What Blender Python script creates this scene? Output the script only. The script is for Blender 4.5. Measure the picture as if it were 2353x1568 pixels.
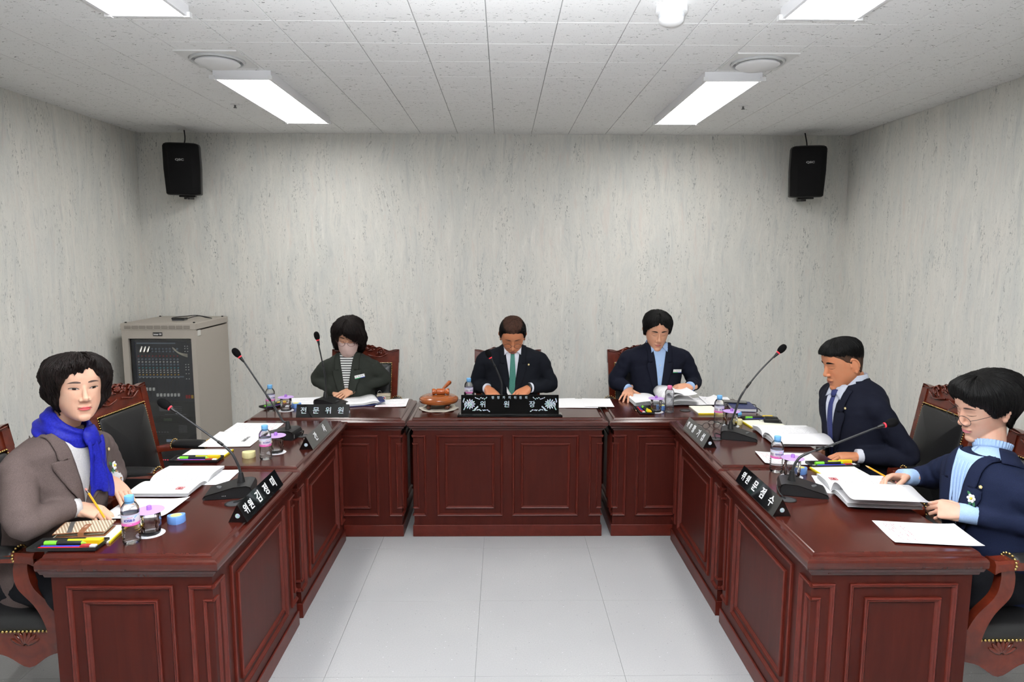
import bpy, bmesh, math, random
import numpy as np
from mathutils import Vector, Matrix, Euler, Quaternion
from mathutils.bvhtree import BVHTree
from mathutils import noise as mnoise

random.seed(7); np.random.seed(7)
PI = math.pi
for o in list(bpy.data.objects): bpy.data.objects.remove(o, do_unlink=True)
scn = bpy.context.scene
COL = scn.collection

# ---------------------------------------------------------------- camera
cam_d = bpy.data.cameras.new('camera'); cam = bpy.data.objects.new('camera', cam_d); COL.objects.link(cam)
cam_d.sensor_fit = 'HORIZONTAL'; cam_d.sensor_width = 36.0; cam_d.lens = 36.0*1568.0/2353.0
cam_d.clip_start = 0.05; cam_d.clip_end = 60
def cam_matrix(pitch, yaw, roll, loc):
    cy, sy, cp, sp = math.cos(yaw), math.sin(yaw), math.cos(pitch), math.sin(pitch)
    f = Vector((sy*cp, cy*cp, -sp)); r = Vector((cy, -sy, 0)); u = r.cross(f)
    cr, sr = math.cos(roll), math.sin(roll)
    r2 = r*cr+u*sr; u2 = u*cr-r*sr; b = -f
    return Matrix(((r2.x,u2.x,b.x,loc[0]),(r2.y,u2.y,b.y,loc[1]),(r2.z,u2.z,b.z,loc[2]),(0,0,0,1)))
cam.matrix_world = cam_matrix(.1261, .0131, .0024, (0,0,1.7312))
scn.camera = cam

# ---------------------------------------------------------------- world, exposure
w = bpy.data.worlds.new('world'); scn.world = w; w.use_nodes = True
w.node_tree.nodes['Background'].inputs[0].default_value = (.5,.55,.6,1)
w.node_tree.nodes['Background'].inputs[1].default_value = .02
vs = scn.view_settings; vs.view_transform = 'Standard'; vs.look = 'None'; vs.gamma = 1.0; vs.exposure = 0.27
sc_=scn.cycles; sc_.max_bounces=7; sc_.diffuse_bounces=3; sc_.glossy_bounces=2; sc_.transmission_bounces=5; sc_.transparent_max_bounces=8; sc_.caustics_reflective=False; sc_.caustics_refractive=False; sc_.sample_clamp_indirect=6.0; sc_.use_adaptive_sampling=True; sc_.adaptive_threshold=.08
vs.use_curve_mapping = False
# the photographer's flash, turned up at the ceiling above the camera
fl = bpy.data.lights.new('bounce_flash','SPOT'); flo = bpy.data.objects.new('bounce_flash', fl); COL.objects.link(flo)
fl.energy = 1750; fl.color = (.93,.96,1.0); fl.spot_size = math.radians(128); fl.spot_blend = 1.0; fl.shadow_soft_size = .05
flo.location = (0.02,.25,1.86); flo.rotation_euler = Vector((0,.39,1)).to_track_quat('-Z','Y').to_euler()
PANEL_EMIT = 14.6

# ---------------------------------------------------------------- helpers
def lin(c):
    return tuple(((x/255)/12.92 if x/255 <= .04045 else ((x/255+.055)/1.055)**2.4) for x in c)
MATS = {}
def nodes_of(m):
    m.use_nodes = True; nt = m.node_tree; b = nt.nodes.get('Principled BSDF'); return nt, b
def mat(name, col, rough=.5, metal=0, spec=.5, coat=0, emit=None, emit_s=0, trans=0, ior=1.45, sheen=0, alpha=1, sss=0):
    if name in MATS: return MATS[name]
    m = bpy.data.materials.new(name); nt, b = nodes_of(m)
    b.inputs['Base Color'].default_value = (*col[:3],1); b.inputs['Roughness'].default_value = rough
    b.inputs['Metallic'].default_value = metal; b.inputs['Specular IOR Level'].default_value = spec
    b.inputs['Coat Weight'].default_value = coat; b.inputs['IOR'].default_value = ior
    b.inputs['Transmission Weight'].default_value = trans; b.inputs['Alpha'].default_value = alpha
    if sheen: b.inputs['Sheen Weight'].default_value = sheen
    if sss:
        b.inputs['Subsurface Weight'].default_value = sss; b.inputs['Subsurface Radius'].default_value = (.01,.004,.002)
    if emit: b.inputs['Emission Color'].default_value = (*emit,1); b.inputs['Emission Strength'].default_value = emit_s
    MATS[name] = m; return m
def N(nt, t, **kw):
    n = nt.nodes.new(t)
    for k, v in kw.items():
        if k.startswith('i_'):
            key = k[2:]; key = int(key) if key.isdigit() else key.replace('_',' ')
            n.inputs[key].default_value = v
        else: setattr(n, k, v)
    return n
def L(nt, a, b): nt.links.new(a, b)
def ramp(nt, fac, stops):
    r = N(nt,'ShaderNodeValToRGB'); e = r.color_ramp.elements
    while len(e) < len(stops): e.new(.5)
    for k,(p,c) in enumerate(stops): e[k].position = p; e[k].color = (*c[:3],1) if len(c)>=3 else (c[0],c[0],c[0],1)
    L(nt, fac, r.inputs[0]); return r.outputs[0]
def coords(nt, scale=(1,1,1), rot=(0,0,0), kind='Object'):
    tc = N(nt,'ShaderNodeTexCoord'); mp = N(nt,'ShaderNodeMapping'); mp.inputs['Scale'].default_value = scale; mp.inputs['Rotation'].default_value = rot
    L(nt, tc.outputs[kind], mp.inputs[0]); return mp.outputs[0]
def wpos(nt, scale=(1,1,1)):
    g=N(nt,'ShaderNodeNewGeometry'); mp=N(nt,'ShaderNodeMapping'); mp.inputs['Scale'].default_value=scale; L(nt,g.outputs['Position'],mp.inputs[0]); return mp.outputs[0]
def noise(nt, vec, scale=5, detail=3, rough=.5, dist=0):
    n = N(nt,'ShaderNodeTexNoise'); n.inputs['Scale'].default_value = scale; n.inputs['Detail'].default_value = detail
    n.inputs['Roughness'].default_value = rough; n.inputs['Distortion'].default_value = dist
    L(nt, vec, n.inputs['Vector']); return n.outputs['Fac']
def mix(nt, fac, a, b, mode='MIX'):
    m = N(nt,'ShaderNodeMix'); m.data_type = 'RGBA'; m.blend_type = mode
    for v, s in ((fac,m.inputs[0]),(a,m.inputs[6]),(b,m.inputs[7])):
        if hasattr(v,'is_output'): L(nt, v, s)
        elif isinstance(v,(int,float)): s.default_value = v
        else: s.default_value = (*v[:3],1)
    return m.outputs[2]
def bump(nt, b, h, strength=.2, dist=.01):
    n = N(nt,'ShaderNodeBump'); n.inputs['Strength'].default_value = strength; n.inputs['Distance'].default_value = dist
    L(nt, h, n.inputs['Height']); L(nt, n.outputs[0], b.inputs['Normal'])
def mathn(nt, op, a, b=0.0):
    m = N(nt,'ShaderNodeMath'); m.operation = op
    for v, s in ((a,m.inputs[0]),(b,m.inputs[1])):
        if hasattr(v,'is_output'): L(nt, v, s)
        else: s.default_value = v
    return m.outputs[0]

# mesh builder: many shapes -> ONE mesh object
class MB:
    def __init__(s): s.v=[]; s.f=[]; s.mi=[]; s.cur=0
    def add(s, vs, fs, M=None):
        o=len(s.v)
        if M is not None: vs=[M@Vector(v) for v in vs]
        s.v += [tuple(v) for v in vs]; s.f += [tuple(i+o for i in f) for f in fs]; s.mi += [s.cur]*len(fs); return s
    def box(s, x0,x1,y0,y1,z0,z1, M=None, b=0):
        if b<=0:
            vs=[(x,y,z) for z in (z0,z1) for y in (y0,y1) for x in (x0,x1)]
            return s.add(vs,[(0,2,3,1),(4,5,7,6),(0,1,5,4),(2,6,7,3),(0,4,6,2),(1,3,7,5)],M)
        b=min(b,(x1-x0)/2.01,(y1-y0)/2.01,(z1-z0)/2.01)
        return s.rectloft([(x0+b,x1-b,y0+b,y1-b,z0),(x0,x1,y0,y1,z0+b),(x0,x1,y0,y1,z1-b),(x0+b,x1-b,y0+b,y1-b,z1)],M)
    def rectloft(s, rs, M=None):   # list of (x0,x1,y0,y1,z)
        vs=[]; fs=[]
        for (x0,x1,y0,y1,z) in rs: vs+=[(x0,y0,z),(x1,y0,z),(x1,y1,z),(x0,y1,z)]
        for k in range(len(rs)-1):
            for i in range(4):
                j=(i+1)%4; fs.append((4*k+i,4*k+j,4*k+4+j,4*k+4+i))
        fs.append((3,2,1,0)); n=4*(len(rs)-1); fs.append((n,n+1,n+2,n+3)); return s.add(vs,fs,M)
    def loft(s, rings, M=None, cap=True, closed=True):
        n=len(rings[0]); vs=[p for r in rings for p in r]; fs=[]
        for k in range(len(rings)-1):
            for i in range(n if closed else n-1):
                j=(i+1)%n; fs.append((k*n+i,k*n+j,(k+1)*n+j,(k+1)*n+i))
        if cap and closed: fs.append(tuple(range(n-1,-1,-1))); m=(len(rings)-1)*n; fs.append(tuple(range(m,m+n)))
        return s.add(vs,fs,M)
    def lathe(s, prof, n=24, M=None, cap=True, mod=None):
        rings=[]
        for (r,z) in prof:
            rr=[]
            for i in range(n):
                a=2*PI*i/n; q=r*(mod(a,z) if mod else 1); rr.append((q*math.cos(a),q*math.sin(a),z))
            rings.append(rr)
        return s.loft(rings,M,cap)
    def tube(s, pts, rad, n=10, cap=True, M=None):
        pts=[Vector(p) for p in pts]; rings=[]; up=None
        rads = rad if hasattr(rad,'__len__') else [rad]*len(pts)
        for i,p in enumerate(pts):
            t=(pts[min(i+1,len(pts)-1)]-pts[max(i-1,0)]).normalized()
            if up is None: up=Vector((0,0,1)) if abs(t.z)<.9 else Vector((1,0,0))
            sx=t.cross(up).normalized(); up=sx.cross(t).normalized()
            rings.append([p+(sx*math.cos(2*PI*k/n)+up*math.sin(2*PI*k/n))*rads[i] for k in range(n)])
        return s.loft(rings,M,cap)
    def prism(s, poly, h0, h1, M=None):   # poly in xy, extruded z
        n=len(poly); vs=[(x,y,h0) for x,y in poly]+[(x,y,h1) for x,y in poly]
        fs=[tuple(range(n-1,-1,-1)),tuple(range(n,2*n))]+[(i,(i+1)%n,n+(i+1)%n,n+i) for i in range(n)]
        return s.add(vs,fs,M)
    def ball(s, c, r, seg=12, ring=8, M=None):
        r=r if hasattr(r,'__len__') else (r,r,r); vs=[(c[0],c[1],c[2]-r[2])]; fs=[]
        for k in range(1,ring):
            t=-PI/2+PI*k/ring
            for i in range(seg):
                a=2*PI*i/seg; vs.append((c[0]+r[0]*math.cos(t)*math.cos(a),c[1]+r[1]*math.cos(t)*math.sin(a),c[2]+r[2]*math.sin(t)))
        vs.append((c[0],c[1],c[2]+r[2])); last=len(vs)-1
        for i in range(seg):
            j=(i+1)%seg; fs.append((0,1+j,1+i)); m=1+(ring-2)*seg; fs.append((last,m+i,m+j))
        for k in range(ring-2):
            for i in range(seg):
                j=(i+1)%seg; a=1+k*seg; fs.append((a+i,a+j,a+seg+j,a+seg+i))
        return s.add(vs,fs,M)
    def grid(s, fn, nu, nv, thick=0, M=None):  # fn(u,v)->point ; optional thickness downwards along normal
        P=[[Vector(fn(i/nu,j/nv)) for i in range(nu+1)] for j in range(nv+1)]
        top=[p for r in P for p in r]; W=nu+1
        fs=[(j*W+i,j*W+i+1,(j+1)*W+i+1,(j+1)*W+i) for j in range(nv) for i in range(nu)]
        if not thick: return s.add(top,fs,M)
        nrm=[Vector() for _ in top]
        for f in fs:
            n=(top[f[1]]-top[f[0]]).cross(top[f[3]]-top[f[0]])
            for i in f: nrm[i]=nrm[i]+n
        bot=[p-n.normalized()*thick for p,n in zip(top,nrm)]; o=len(top)
        fs2=[tuple(i+o for i in reversed(f)) for f in fs]
        edge=[i for i in range(W)]+[j*W+nu for j in range(1,nv+1)]+[nv*W+i for i in range(nu-1,-1,-1)]+[j*W for j in range(nv-1,0,-1)]
        sd=[(edge[(k+1)%len(edge)],edge[k],edge[k]+o,edge[(k+1)%len(edge)]+o) for k in range(len(edge))]
        return s.add(top+bot,fs+fs2+sd,M)
    def build(s, name, m, parent=None, smooth=False, angle=None, loc=None, rot=None):
        me=bpy.data.meshes.new(name); me.from_pydata(s.v,[],s.f); me.validate()
        ms=m if isinstance(m,(list,tuple)) else [m]
        for q in ms: me.materials.append(q)
        if len(ms)>1 and len(me.polygons)==len(s.mi): me.polygons.foreach_set('material_index',s.mi)
        if smooth or angle:
            me.polygons.foreach_set('use_smooth',[True]*len(me.polygons))
            if angle: sharp(me, angle)
        bm=bmesh.new(); bm.from_mesh(me); bmesh.ops.recalc_face_normals(bm,faces=bm.faces); bm.to_mesh(me); bm.free()
        if angle: sharp(me, angle)
        o=bpy.data.objects.new(name,me); COL.objects.link(o)
        if parent: o.parent=parent
        if loc is not None: o.location=loc
        if rot is not None: o.rotation_euler=rot
        return o
def sharp(me, ang):
    me.set_sharp_from_angle(angle=math.radians(ang))
def tag(o, label=None, cat=None, group=None, kind=None):
    if label: o['label']=label
    if cat: o['category']=cat
    if group: o['group']=group
    if kind: o['kind']=kind
    return o
def empty(name, loc=(0,0,0), rz=0, label=None, cat=None, group=None):
    o=bpy.data.objects.new(name,None); COL.objects.link(o); o.location=loc; o.rotation_euler=(0,0,rz); o.empty_display_size=.05
    return tag(o,label,cat,group)
def copy_tree(o, parent=None):
    c=o.copy(); COL.objects.link(c)
    if parent: c.parent=parent
    for ch in list(o.children): copy_tree(ch,c)
    return c
def TR(loc=(0,0,0), rot=(0,0,0), sc=(1,1,1)):
    return Matrix.LocRotScale(Vector(loc), Euler(rot), Vector(sc))
def bez(p0,p1,p2,p3,n=16):
    p0,p1,p2,p3=map(Vector,(p0,p1,p2,p3))
    return [p0*(1-t)**3+p1*3*t*(1-t)**2+p2*3*t*t*(1-t)+p3*t**3 for t in [k/n for k in range(n+1)]]
def smoothpts(pts, n=8):   # catmull-rom
    pts=[Vector(p) for p in pts]; out=[]
    for i in range(len(pts)-1):
        a=pts[max(i-1,0)];b=pts[i];c=pts[i+1];d=pts[min(i+2,len(pts)-1)]
        for k in range(n):
            t=k/n; out.append(.5*((2*b)+(c-a)*t+(2*a-5*b+4*c-d)*t*t+(3*b-a-3*c+d)*t**3))
    out.append(pts[-1]); return out
def lerp(a,b,t): return a+(b-a)*t
def interp(x, xs, ys): return float(np.interp(x,xs,ys))
TEXTC={}
def text_mesh(s, size, depth=.0006, bold=0.0, align='CENTER'):
    key=(s,size,depth,bold)
    if key in TEXTC: return TEXTC[key]
    cu=bpy.data.curves.new('writing','FONT'); cu.body=s; cu.size=size; cu.extrude=depth; cu.offset=bold; cu.align_x=align; cu.align_y='CENTER'; cu.resolution_u=3
    o=bpy.data.objects.new('t',cu); COL.objects.link(o); dg=bpy.context.evaluated_depsgraph_get(); dg.update()
    me=bpy.data.meshes.new_from_object(o.evaluated_get(dg)); bpy.data.objects.remove(o); bpy.data.curves.remove(cu)
    TEXTC[key]=me; return me
def text_obj(name, s, size, m, parent, M, depth=.0006, bold=0.0):
    me=text_mesh(s,size,depth,bold).copy(); me.materials.clear(); me.materials.append(m)
    o=bpy.data.objects.new(name,me); COL.objects.link(o); o.parent=parent; o.matrix_local=M; return o

# ---------------------------------------------------------------- materials
def m_wood(name, c1, c2, rough=.32, axis=(3,3,40), coat=.25, spec=.3):
    m=bpy.data.materials.new(name); nt,b=nodes_of(m)
    v=coords(nt,axis); n=noise(nt,v,2.2,3,.6,.6); n2=noise(nt,coords(nt,(1.5,1.5,1.5)),2,0)
    c=ramp(nt,n,[(.3,c1),(.7,c2)]); c=mix(nt,mathn(nt,'MULTIPLY',n2,.35),c,tuple(x*.6 for x in c1))
    L(nt,c,b.inputs['Base Color']); b.inputs['Roughness'].default_value=rough; b.inputs['Coat Weight'].default_value=coat; b.inputs['Coat Roughness'].default_value=.15
    b.inputs['Specular IOR Level'].default_value=spec
    MATS[name]=m; return m
WOOD=m_wood('mahogany_panel',lin((58,19,13)),lin((70,25,18)),.42,(14,14,1.6),.0,.14)
WOODM=m_wood('mahogany_moulding',lin((76,24,16)),lin((88,31,22)),.36,(10,10,10),.06,.25)
WOODT=m_wood('mahogany_top',lin((60,20,14)),lin((70,25,17)),.2,(2.5,12,3),.35)
WOODC=m_wood('mahogany_chair',lin((80,28,16)),lin((102,38,23)),.22,(8,8,8),.35)
WOODG=m_wood('gavel_wood',lin((128,66,28)),lin((168,92,42)),.2,(5,5,18),.5)
LEATHER=mat('black_leather',lin((24,24,25)),.38,spec=.45)
def _lea():
    nt,b=nodes_of(LEATHER); bump(nt,b,noise(nt,coords(nt,(1,1,1)),260,2),.12,.002)
_lea()
BRASS=mat('brass_nail',lin((190,160,100)),.25,1)
BLK=mat('black_plastic',lin((22,22,23)),.42); BLKG=mat('black_gloss',lin((10,11,12)),.08,spec=.6,coat=.6)
FOAM=mat('black_foam',lin((16,16,17)),.95,spec=.1)
RED=mat('red_ring',lin((225,50,66)),.4,emit=lin((255,40,60)),emit_s=.25)
WHITE=mat('white_plastic',lin((236,236,236)),.35); PAPER=mat('white_paper',lin((246,246,248)),.8,spec=.15)
def m_wall():
    m=bpy.data.materials.new('veined_wallcover'); nt,b=nodes_of(m)
    tc=N(nt,'ShaderNodeTexCoord'); g=tc.outputs['Object']
    warp=N(nt,'ShaderNodeTexNoise'); warp.inputs['Scale'].default_value=1.3; warp.inputs['Detail'].default_value=2; L(nt,g,warp.inputs['Vector'])
    vm=N(nt,'ShaderNodeVectorMath',operation='MULTIPLY'); L(nt,warp.outputs['Color'],vm.inputs[0]); vm.inputs[1].default_value=(.16,.16,0)
    va=N(nt,'ShaderNodeVectorMath',operation='ADD'); L(nt,g,va.inputs[0]); L(nt,vm.outputs[0],va.inputs[1]); v=va.outputs[0]
    def mp(sc):
        q=N(nt,'ShaderNodeMapping'); q.inputs['Scale'].default_value=sc; L(nt,v,q.inputs[0]); return q.outputs[0]
    big=noise(nt,mp((4,4,1.0)),1.5,3,.65); fine=noise(nt,mp((15,15,1.6)),1.7,5,.74,.5); fle=noise(nt,mp((66,66,22)),1.6,2,.7,.4); msk=noise(nt,mp((11,11,1.7)),1.5,3,.68)
    c=ramp(nt,big,[(.3,lin((224,225,221))),(.5,lin((233,232,226))),(.72,lin((238,235,228)))])
    c=mix(nt,ramp(nt,fine,[(.34,(.55,)),(.46,(0,))]),c,lin((202,205,203)))
    c=mix(nt,ramp(nt,fine,[(.6,(0,)),(.66,(.7,)),(.7,(.0,))]),c,lin((246,244,238)))
    c=mix(nt,ramp(nt,fine,[(.49,(0,)),(.5,(.5,)),(.512,(0,))]),c,lin((190,192,188)))
    fm=mathn(nt,'MULTIPLY',ramp(nt,fle,[(.57,(0,)),(.64,(1,))]),ramp(nt,msk,[(.5,(0,)),(.64,(.85,))]))
    c=mix(nt,fm,c,lin((152,155,153)))
    c=mix(nt,ramp(nt,msk,[(.3,(.3,)),(.42,(0,))]),c,lin((230,214,206)))
    L(nt,c,b.inputs['Base Color']); b.inputs['Roughness'].default_value=.7; b.inputs['Specular IOR Level'].default_value=.25
    return m
WALL=m_wall()
def m_ceil():
    m=bpy.data.materials.new('fissured_ceiling_board'); nt,b=nodes_of(m)
    v=wpos(nt,(46,90,46)); f=noise(nt,v,1.0,1,.5,1.2); f2=noise(nt,wpos(nt,(120,190,120)),1,1,.5)
    k=ramp(nt,f,[(.69,(0,)),(.73,(1,))]); k2=ramp(nt,f2,[(.7,(0,)),(.74,(.7,))])
    c=mix(nt,k,lin((244,244,243)),lin((140,140,138))); c=mix(nt,k2,c,lin((190,190,190)))
    L(nt,c,b.inputs['Base Color']); b.inputs['Roughness'].default_value=.85; b.inputs['Specular IOR Level'].default_value=.2
    bump(nt,b,mathn(nt,'SUBTRACT',1.0,k),.35,.004); return m
CEIL=m_ceil()
def m_floor():
    m=bpy.data.materials.new('speckled_vinyl'); nt,b=nodes_of(m); g=wpos(nt)
    vo=N(nt,'ShaderNodeTexVoronoi'); vo.inputs['Scale'].default_value=50; L(nt,g,vo.inputs['Vector'])
    sel=N(nt,'ShaderNodeSeparateColor'); L(nt,vo.outputs['Color'],sel.inputs[0])
    spot=ramp(nt,vo.outputs['Distance'],[(.07,(1,)),(.12,(0,))])
    dk=mathn(nt,'MULTIPLY',spot,mathn(nt,'GREATER_THAN',sel.outputs[0],.8)); lt=mathn(nt,'MULTIPLY',mathn(nt,'MULTIPLY',spot,mathn(nt,'LESS_THAN',sel.outputs[0],.1)),.6)
    big=noise(nt,g,2.2,2); c=ramp(nt,big,[(.3,lin((170,170,171))),(.7,lin((180,180,180)))])
    c=mix(nt,noise(nt,g,160,0),c,lin((164,164,166)))
    c=mix(nt,mathn(nt,'MULTIPLY',dk,.75),c,lin((96,98,104))); c=mix(nt,lt,c,lin((245,246,248)))
    L(nt,c,b.inputs['Base Color']); b.inputs['Roughness'].default_value=.42; b.inputs['Specular IOR Level'].default_value=.3; return m
FLOOR=m_floor()
PANEL=mat('lit_diffuser',(1,1,1),.5,emit=(1.0,.985,.955),emit_s=PANEL_EMIT)

# ---------------------------------------------------------------- room shell
XL,XR,YW,YK,ZC=-2.975,2.845,5.725,-4.4,2.7045
def st(o): o['kind']='structure'; return o
fl_o=st(MB().box(XL-.1,XR+.1,YK,YW+.1,-.1,-.004).build('floor',mat('floor_joint',lin((176,177,180)),.6)))
st(MB().box(XL-.1,XR+.1,YW,YW+.1,0,ZC+.05).build('wall_back',WALL))
st(MB().box(XL-.1,XL,YK,YW,0,ZC+.05).build('wall_left',WALL))
st(MB().box(XR,XR+.1,YK,YW,0,ZC+.05).build('wall_right',WALL))
st(MB().box(XL-.1,XR+.1,YK-.1,YK,0,ZC+.05).build('wall_front',mat('front_wall_panel',lin((120,108,98)),.7)))
ce_o=st(MB().box(XL-.1,XR+.1,YK-.1,YW+.1,ZC+.006,ZC+.08).build('ceiling',mat('ceiling_joint',lin((170,170,170)),.8)))
# floor tiles, one piece each
def pieces(name, xs, ys, gx, gy, z0, z1, m, parent, bev):
    cache={}; k=0
    for i in range(len(xs)-1):
        for j in range(len(ys)-1):
            sx,sy=xs[i+1]-xs[i]-gx,ys[j+1]-ys[j]-gy; key=(round(sx,4),round(sy,4))
            c=((xs[i]+xs[i+1])/2,(ys[j]+ys[j+1])/2,0)
            if key not in cache:
                o=MB().box(-sx/2,sx/2,-sy/2,sy/2,z0,z1,b=bev).build(name,m,parent,loc=c); cache[key]=o.data
            else:
                o=bpy.data.objects.new(name,cache[key]); COL.objects.link(o); o.parent=parent; o.location=c
xf=[XL]+[x for x in [-.115+.62*k for k in range(-6,6)] if XL+.05<x<XR-.05]+[XR]
pieces('floor_tile',xf,[YW-.62*k for k in range(9,-1,-1)],.0012,.0012,-.004,0,FLOOR,fl_o,.0004)
st_=MB().box(XL,XR,YK,YW-.62*9,-.004,0).build('floor_tile_area',FLOOR,fl_o)
xc=[XL]+[x for x in [-.971+.3*k for k in range(-8,14)] if XL+.05<x<XR-.04]+[XR]
yc=[YW-.3*k for k in range(14,-1,-1)]
pieces('ceiling_tile',xc,yc,.0035,.0016,ZC,ZC+.006,CEIL,ce_o,.0012)
MB().box(XL,XR,YK,yc[0],ZC,ZC+.006).build('ceiling_board_area',CEIL,ce_o)
# ---------------------------------------------------------------- ceiling fittings
def panel_light(x,y0,y1,label):
    t=empty('ceiling_light',(x,(y0+y1)/2,ZC),0,label,'ceiling light','surface mounted ceiling lights')
    h=(y1-y0)/2; f=.014
    m=MB(); m.box(-.155,-.155+f,-h,h,-.046,0); m.box(.155-f,.155,-h,h,-.046,0); m.box(-.155+f,.155-f,-h,-h+f,-.046,0); m.box(-.155+f,.155-f,h-f,h,-.046,0)
    m.build('frame',mat('white_frame',lin((238,238,240)),.4),t)
    MB().box(-.155+f,.155-f,-h+f,h-f,-.043,-.004).build('diffuser',PANEL,t)
    for sx in (-1,1):
        for sy in (-1,1): MB().box(sx*.155-.012,sx*.155+.012,sy*h-.02,sy*h+.004,-.05,-.03).build('corner_clip',WHITE,t)
LX,RX=-1.398,1.236
panel_light(LX,3.815,5.07,'lit ceiling panel left of centre, nearest the back wall, beyond the left air diffuser')
panel_light(RX,3.795,5.04,'lit ceiling panel right of centre, nearest the back wall, beyond the right air diffuser')
panel_light(LX,1.60,2.855,'lit ceiling panel cut off by the top edge at upper left')
panel_light(RX+.02,1.59,2.84,'lit ceiling panel cut off by the top edge at upper right')
def diffuser(x,y,label):
    t=empty('air_diffuser',(x,y,ZC),0,label,'air diffuser','round ceiling air diffusers')
    n=40; out=[];  m=MB()
    sq=lambda a,r: (r/max(abs(math.cos(a)),abs(math.sin(a)))*math.cos(a), r/max(abs(math.cos(a)),abs(math.sin(a)))*math.sin(a))
    A=[2*PI*i/n+PI/4 for i in range(n)]
    m.loft([[(*sq(a,.152),0) for a in A],[(*sq(a,.152),-.006) for a in A],[(.135*math.cos(a),.135*math.sin(a),-.008) for a in A],[(.128*math.cos(a),.128*math.sin(a),-.002) for a in A],[(.12*math.cos(a),.12*math.sin(a),.0) for a in A]],cap=False)
    m.build('face_plate',mat('diffuser_white',lin((226,226,224)),.45),t,angle=40)
    MB().lathe([(.13,-.004),(.131,-.016),(.122,-.018),(.112,-.006),(.112,-.001)],40,cap=False).build('outer_ring',mat('diffuser_ring',lin((205,206,206)),.4),t,angle=50)
    MB().lathe([(.07,-.012),(.105,-.016),(.108,-.022),(.09,-.032),(.04,-.038),(.004,-.039)],40).build('centre_disc',WHITE,t,angle=50)
    MB().box(-.004,.004,.1,.128,-.02,-.004).build('stem',BLK,t)
diffuser(-1.437,3.60,'round air diffuser in the ceiling on the left, nearer the scarfed woman')
diffuser(1.288,3.59,'round air diffuser in the ceiling on the right')
t=empty('smoke_detector',(.664,2.83,ZC),0,'white round smoke detector on the ceiling near the top edge','smoke detector')
MB().lathe([(.062,0),(.064,-.012),(.062,-.026),(.05,-.03)],32).build('base_plate',WHITE,t,angle=40)
MB().lathe([(.05,-.028),(.052,-.04),(.05,-.046)],32).build('collar',mat('det_grey',lin((215,217,220)),.5),t,angle=40)
MB().lathe([(.05,-.046),(.048,-.058),(.036,-.068),(.015,-.073),(.003,-.074)],32).build('sensor_dome',WHITE,t,angle=40)
def sprinkler(x,y,label):
    t=empty('sprinkler',(x,y,ZC),0,label,'sprinkler','ceiling sprinklers')
    MB().lathe([(.03,0),(.029,-.004),(.012,-.006),(.008,-.004)],20).build('escutcheon',WHITE,t,angle=40)
    MB().lathe([(.006,-.004),(.006,-.018),(.011,-.02),(.011,-.023),(.003,-.024)],14).build('sprinkler_head',mat('chrome_dark',lin((120,120,120)),.3,1),t,angle=40)
sprinkler(-1.76,4.66,'small sprinkler head in the ceiling left of the left light panel')
sprinkler(1.575,4.62,'small sprinkler head in the ceiling right of the right light panel')
# ---------------------------------------------------------------- loudspeakers
def speaker(x,side,label):
    t=empty('loudspeaker',(x,5.53,2.19),0,label,'loudspeaker','wall loudspeakers'); t.rotation_euler=(.06,0,-side*.2)
    def sec(z,w,f): # trapezoid with rounded front
        pts=[(-w*.36,.12),(w*.36,.12)]
        q=[(w*.5,.02),(w*.5,-.05),(w*.46,-.075),(w*.3,-.1-f),(0,-.105-f),(-w*.3,-.1-f),(-w*.46,-.075),(-w*.5,-.05),(-w*.5,.02)]
        return [(px,py,z) for px,py in [(-w*.36,.12),(w*.36,.12)]+q]
    m=MB(); m.loft([sec(0,.225,.0),sec(.006,.245,.004),sec(.2,.262,.008),sec(.37,.258,.006),sec(.388,.245,.0),sec(.394,.22,-.006)])
    o=m.build('cabinet',BLK,t,angle=35)
    g=MB()
    def gs(z,w,f): return [(w*.5,-.06,z),(w*.47,-.079,z),(w*.31,-.105-f,z),(0,-.111-f,z),(-w*.31,-.105-f,z),(-w*.47,-.079,z),(-w*.5,-.06,z),(-w*.3,-.04,z),(w*.3,-.04,z)]
    g.loft([gs(.006,.236,.0),gs(.012,.25,.004),gs(.2,.266,.008),gs(.37,.262,.006),gs(.386,.245,.0)])
    gm=bpy.data.materials.new('speaker_grille'); nt,b=nodes_of(gm); b.inputs['Base Color'].default_value=(*lin((16,16,17)),1); b.inputs['Roughness'].default_value=.75; b.inputs['Specular IOR Level'].default_value=.15
    g.build('grille',gm,t,angle=30)
    text_obj('badge','QSC',.021,mat('badge_silver',lin((190,190,190)),.4),t,TR((0,-.1215,.265),(PI/2,0,0),(1.5,1,1)),bold=.0006)
    b=MB(); b.box(-.05,.07*1,.0,.05,-.014,.0,b=.003); b.box(-.02,.02,.04,.19,-.03,-.01,b=.003); b.lathe([(.02,-.03),(.02,-.012)],16,TR((0,.03,0)))
    b.build('bracket',BLK,t,angle=40)
    MB().tube(bez((.01*side,.08,.39),(.012,.09,.43),(.0,.1,.47),(-.006,.12,.52)),.005,8).build('cable',BLK,t,smooth=True)
speaker(-2.51,-1,'black loudspeaker mounted high on the back wall at left, above the equipment rack')
speaker(2.41,1,'black loudspeaker mounted high on the back wall at right')
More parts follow.
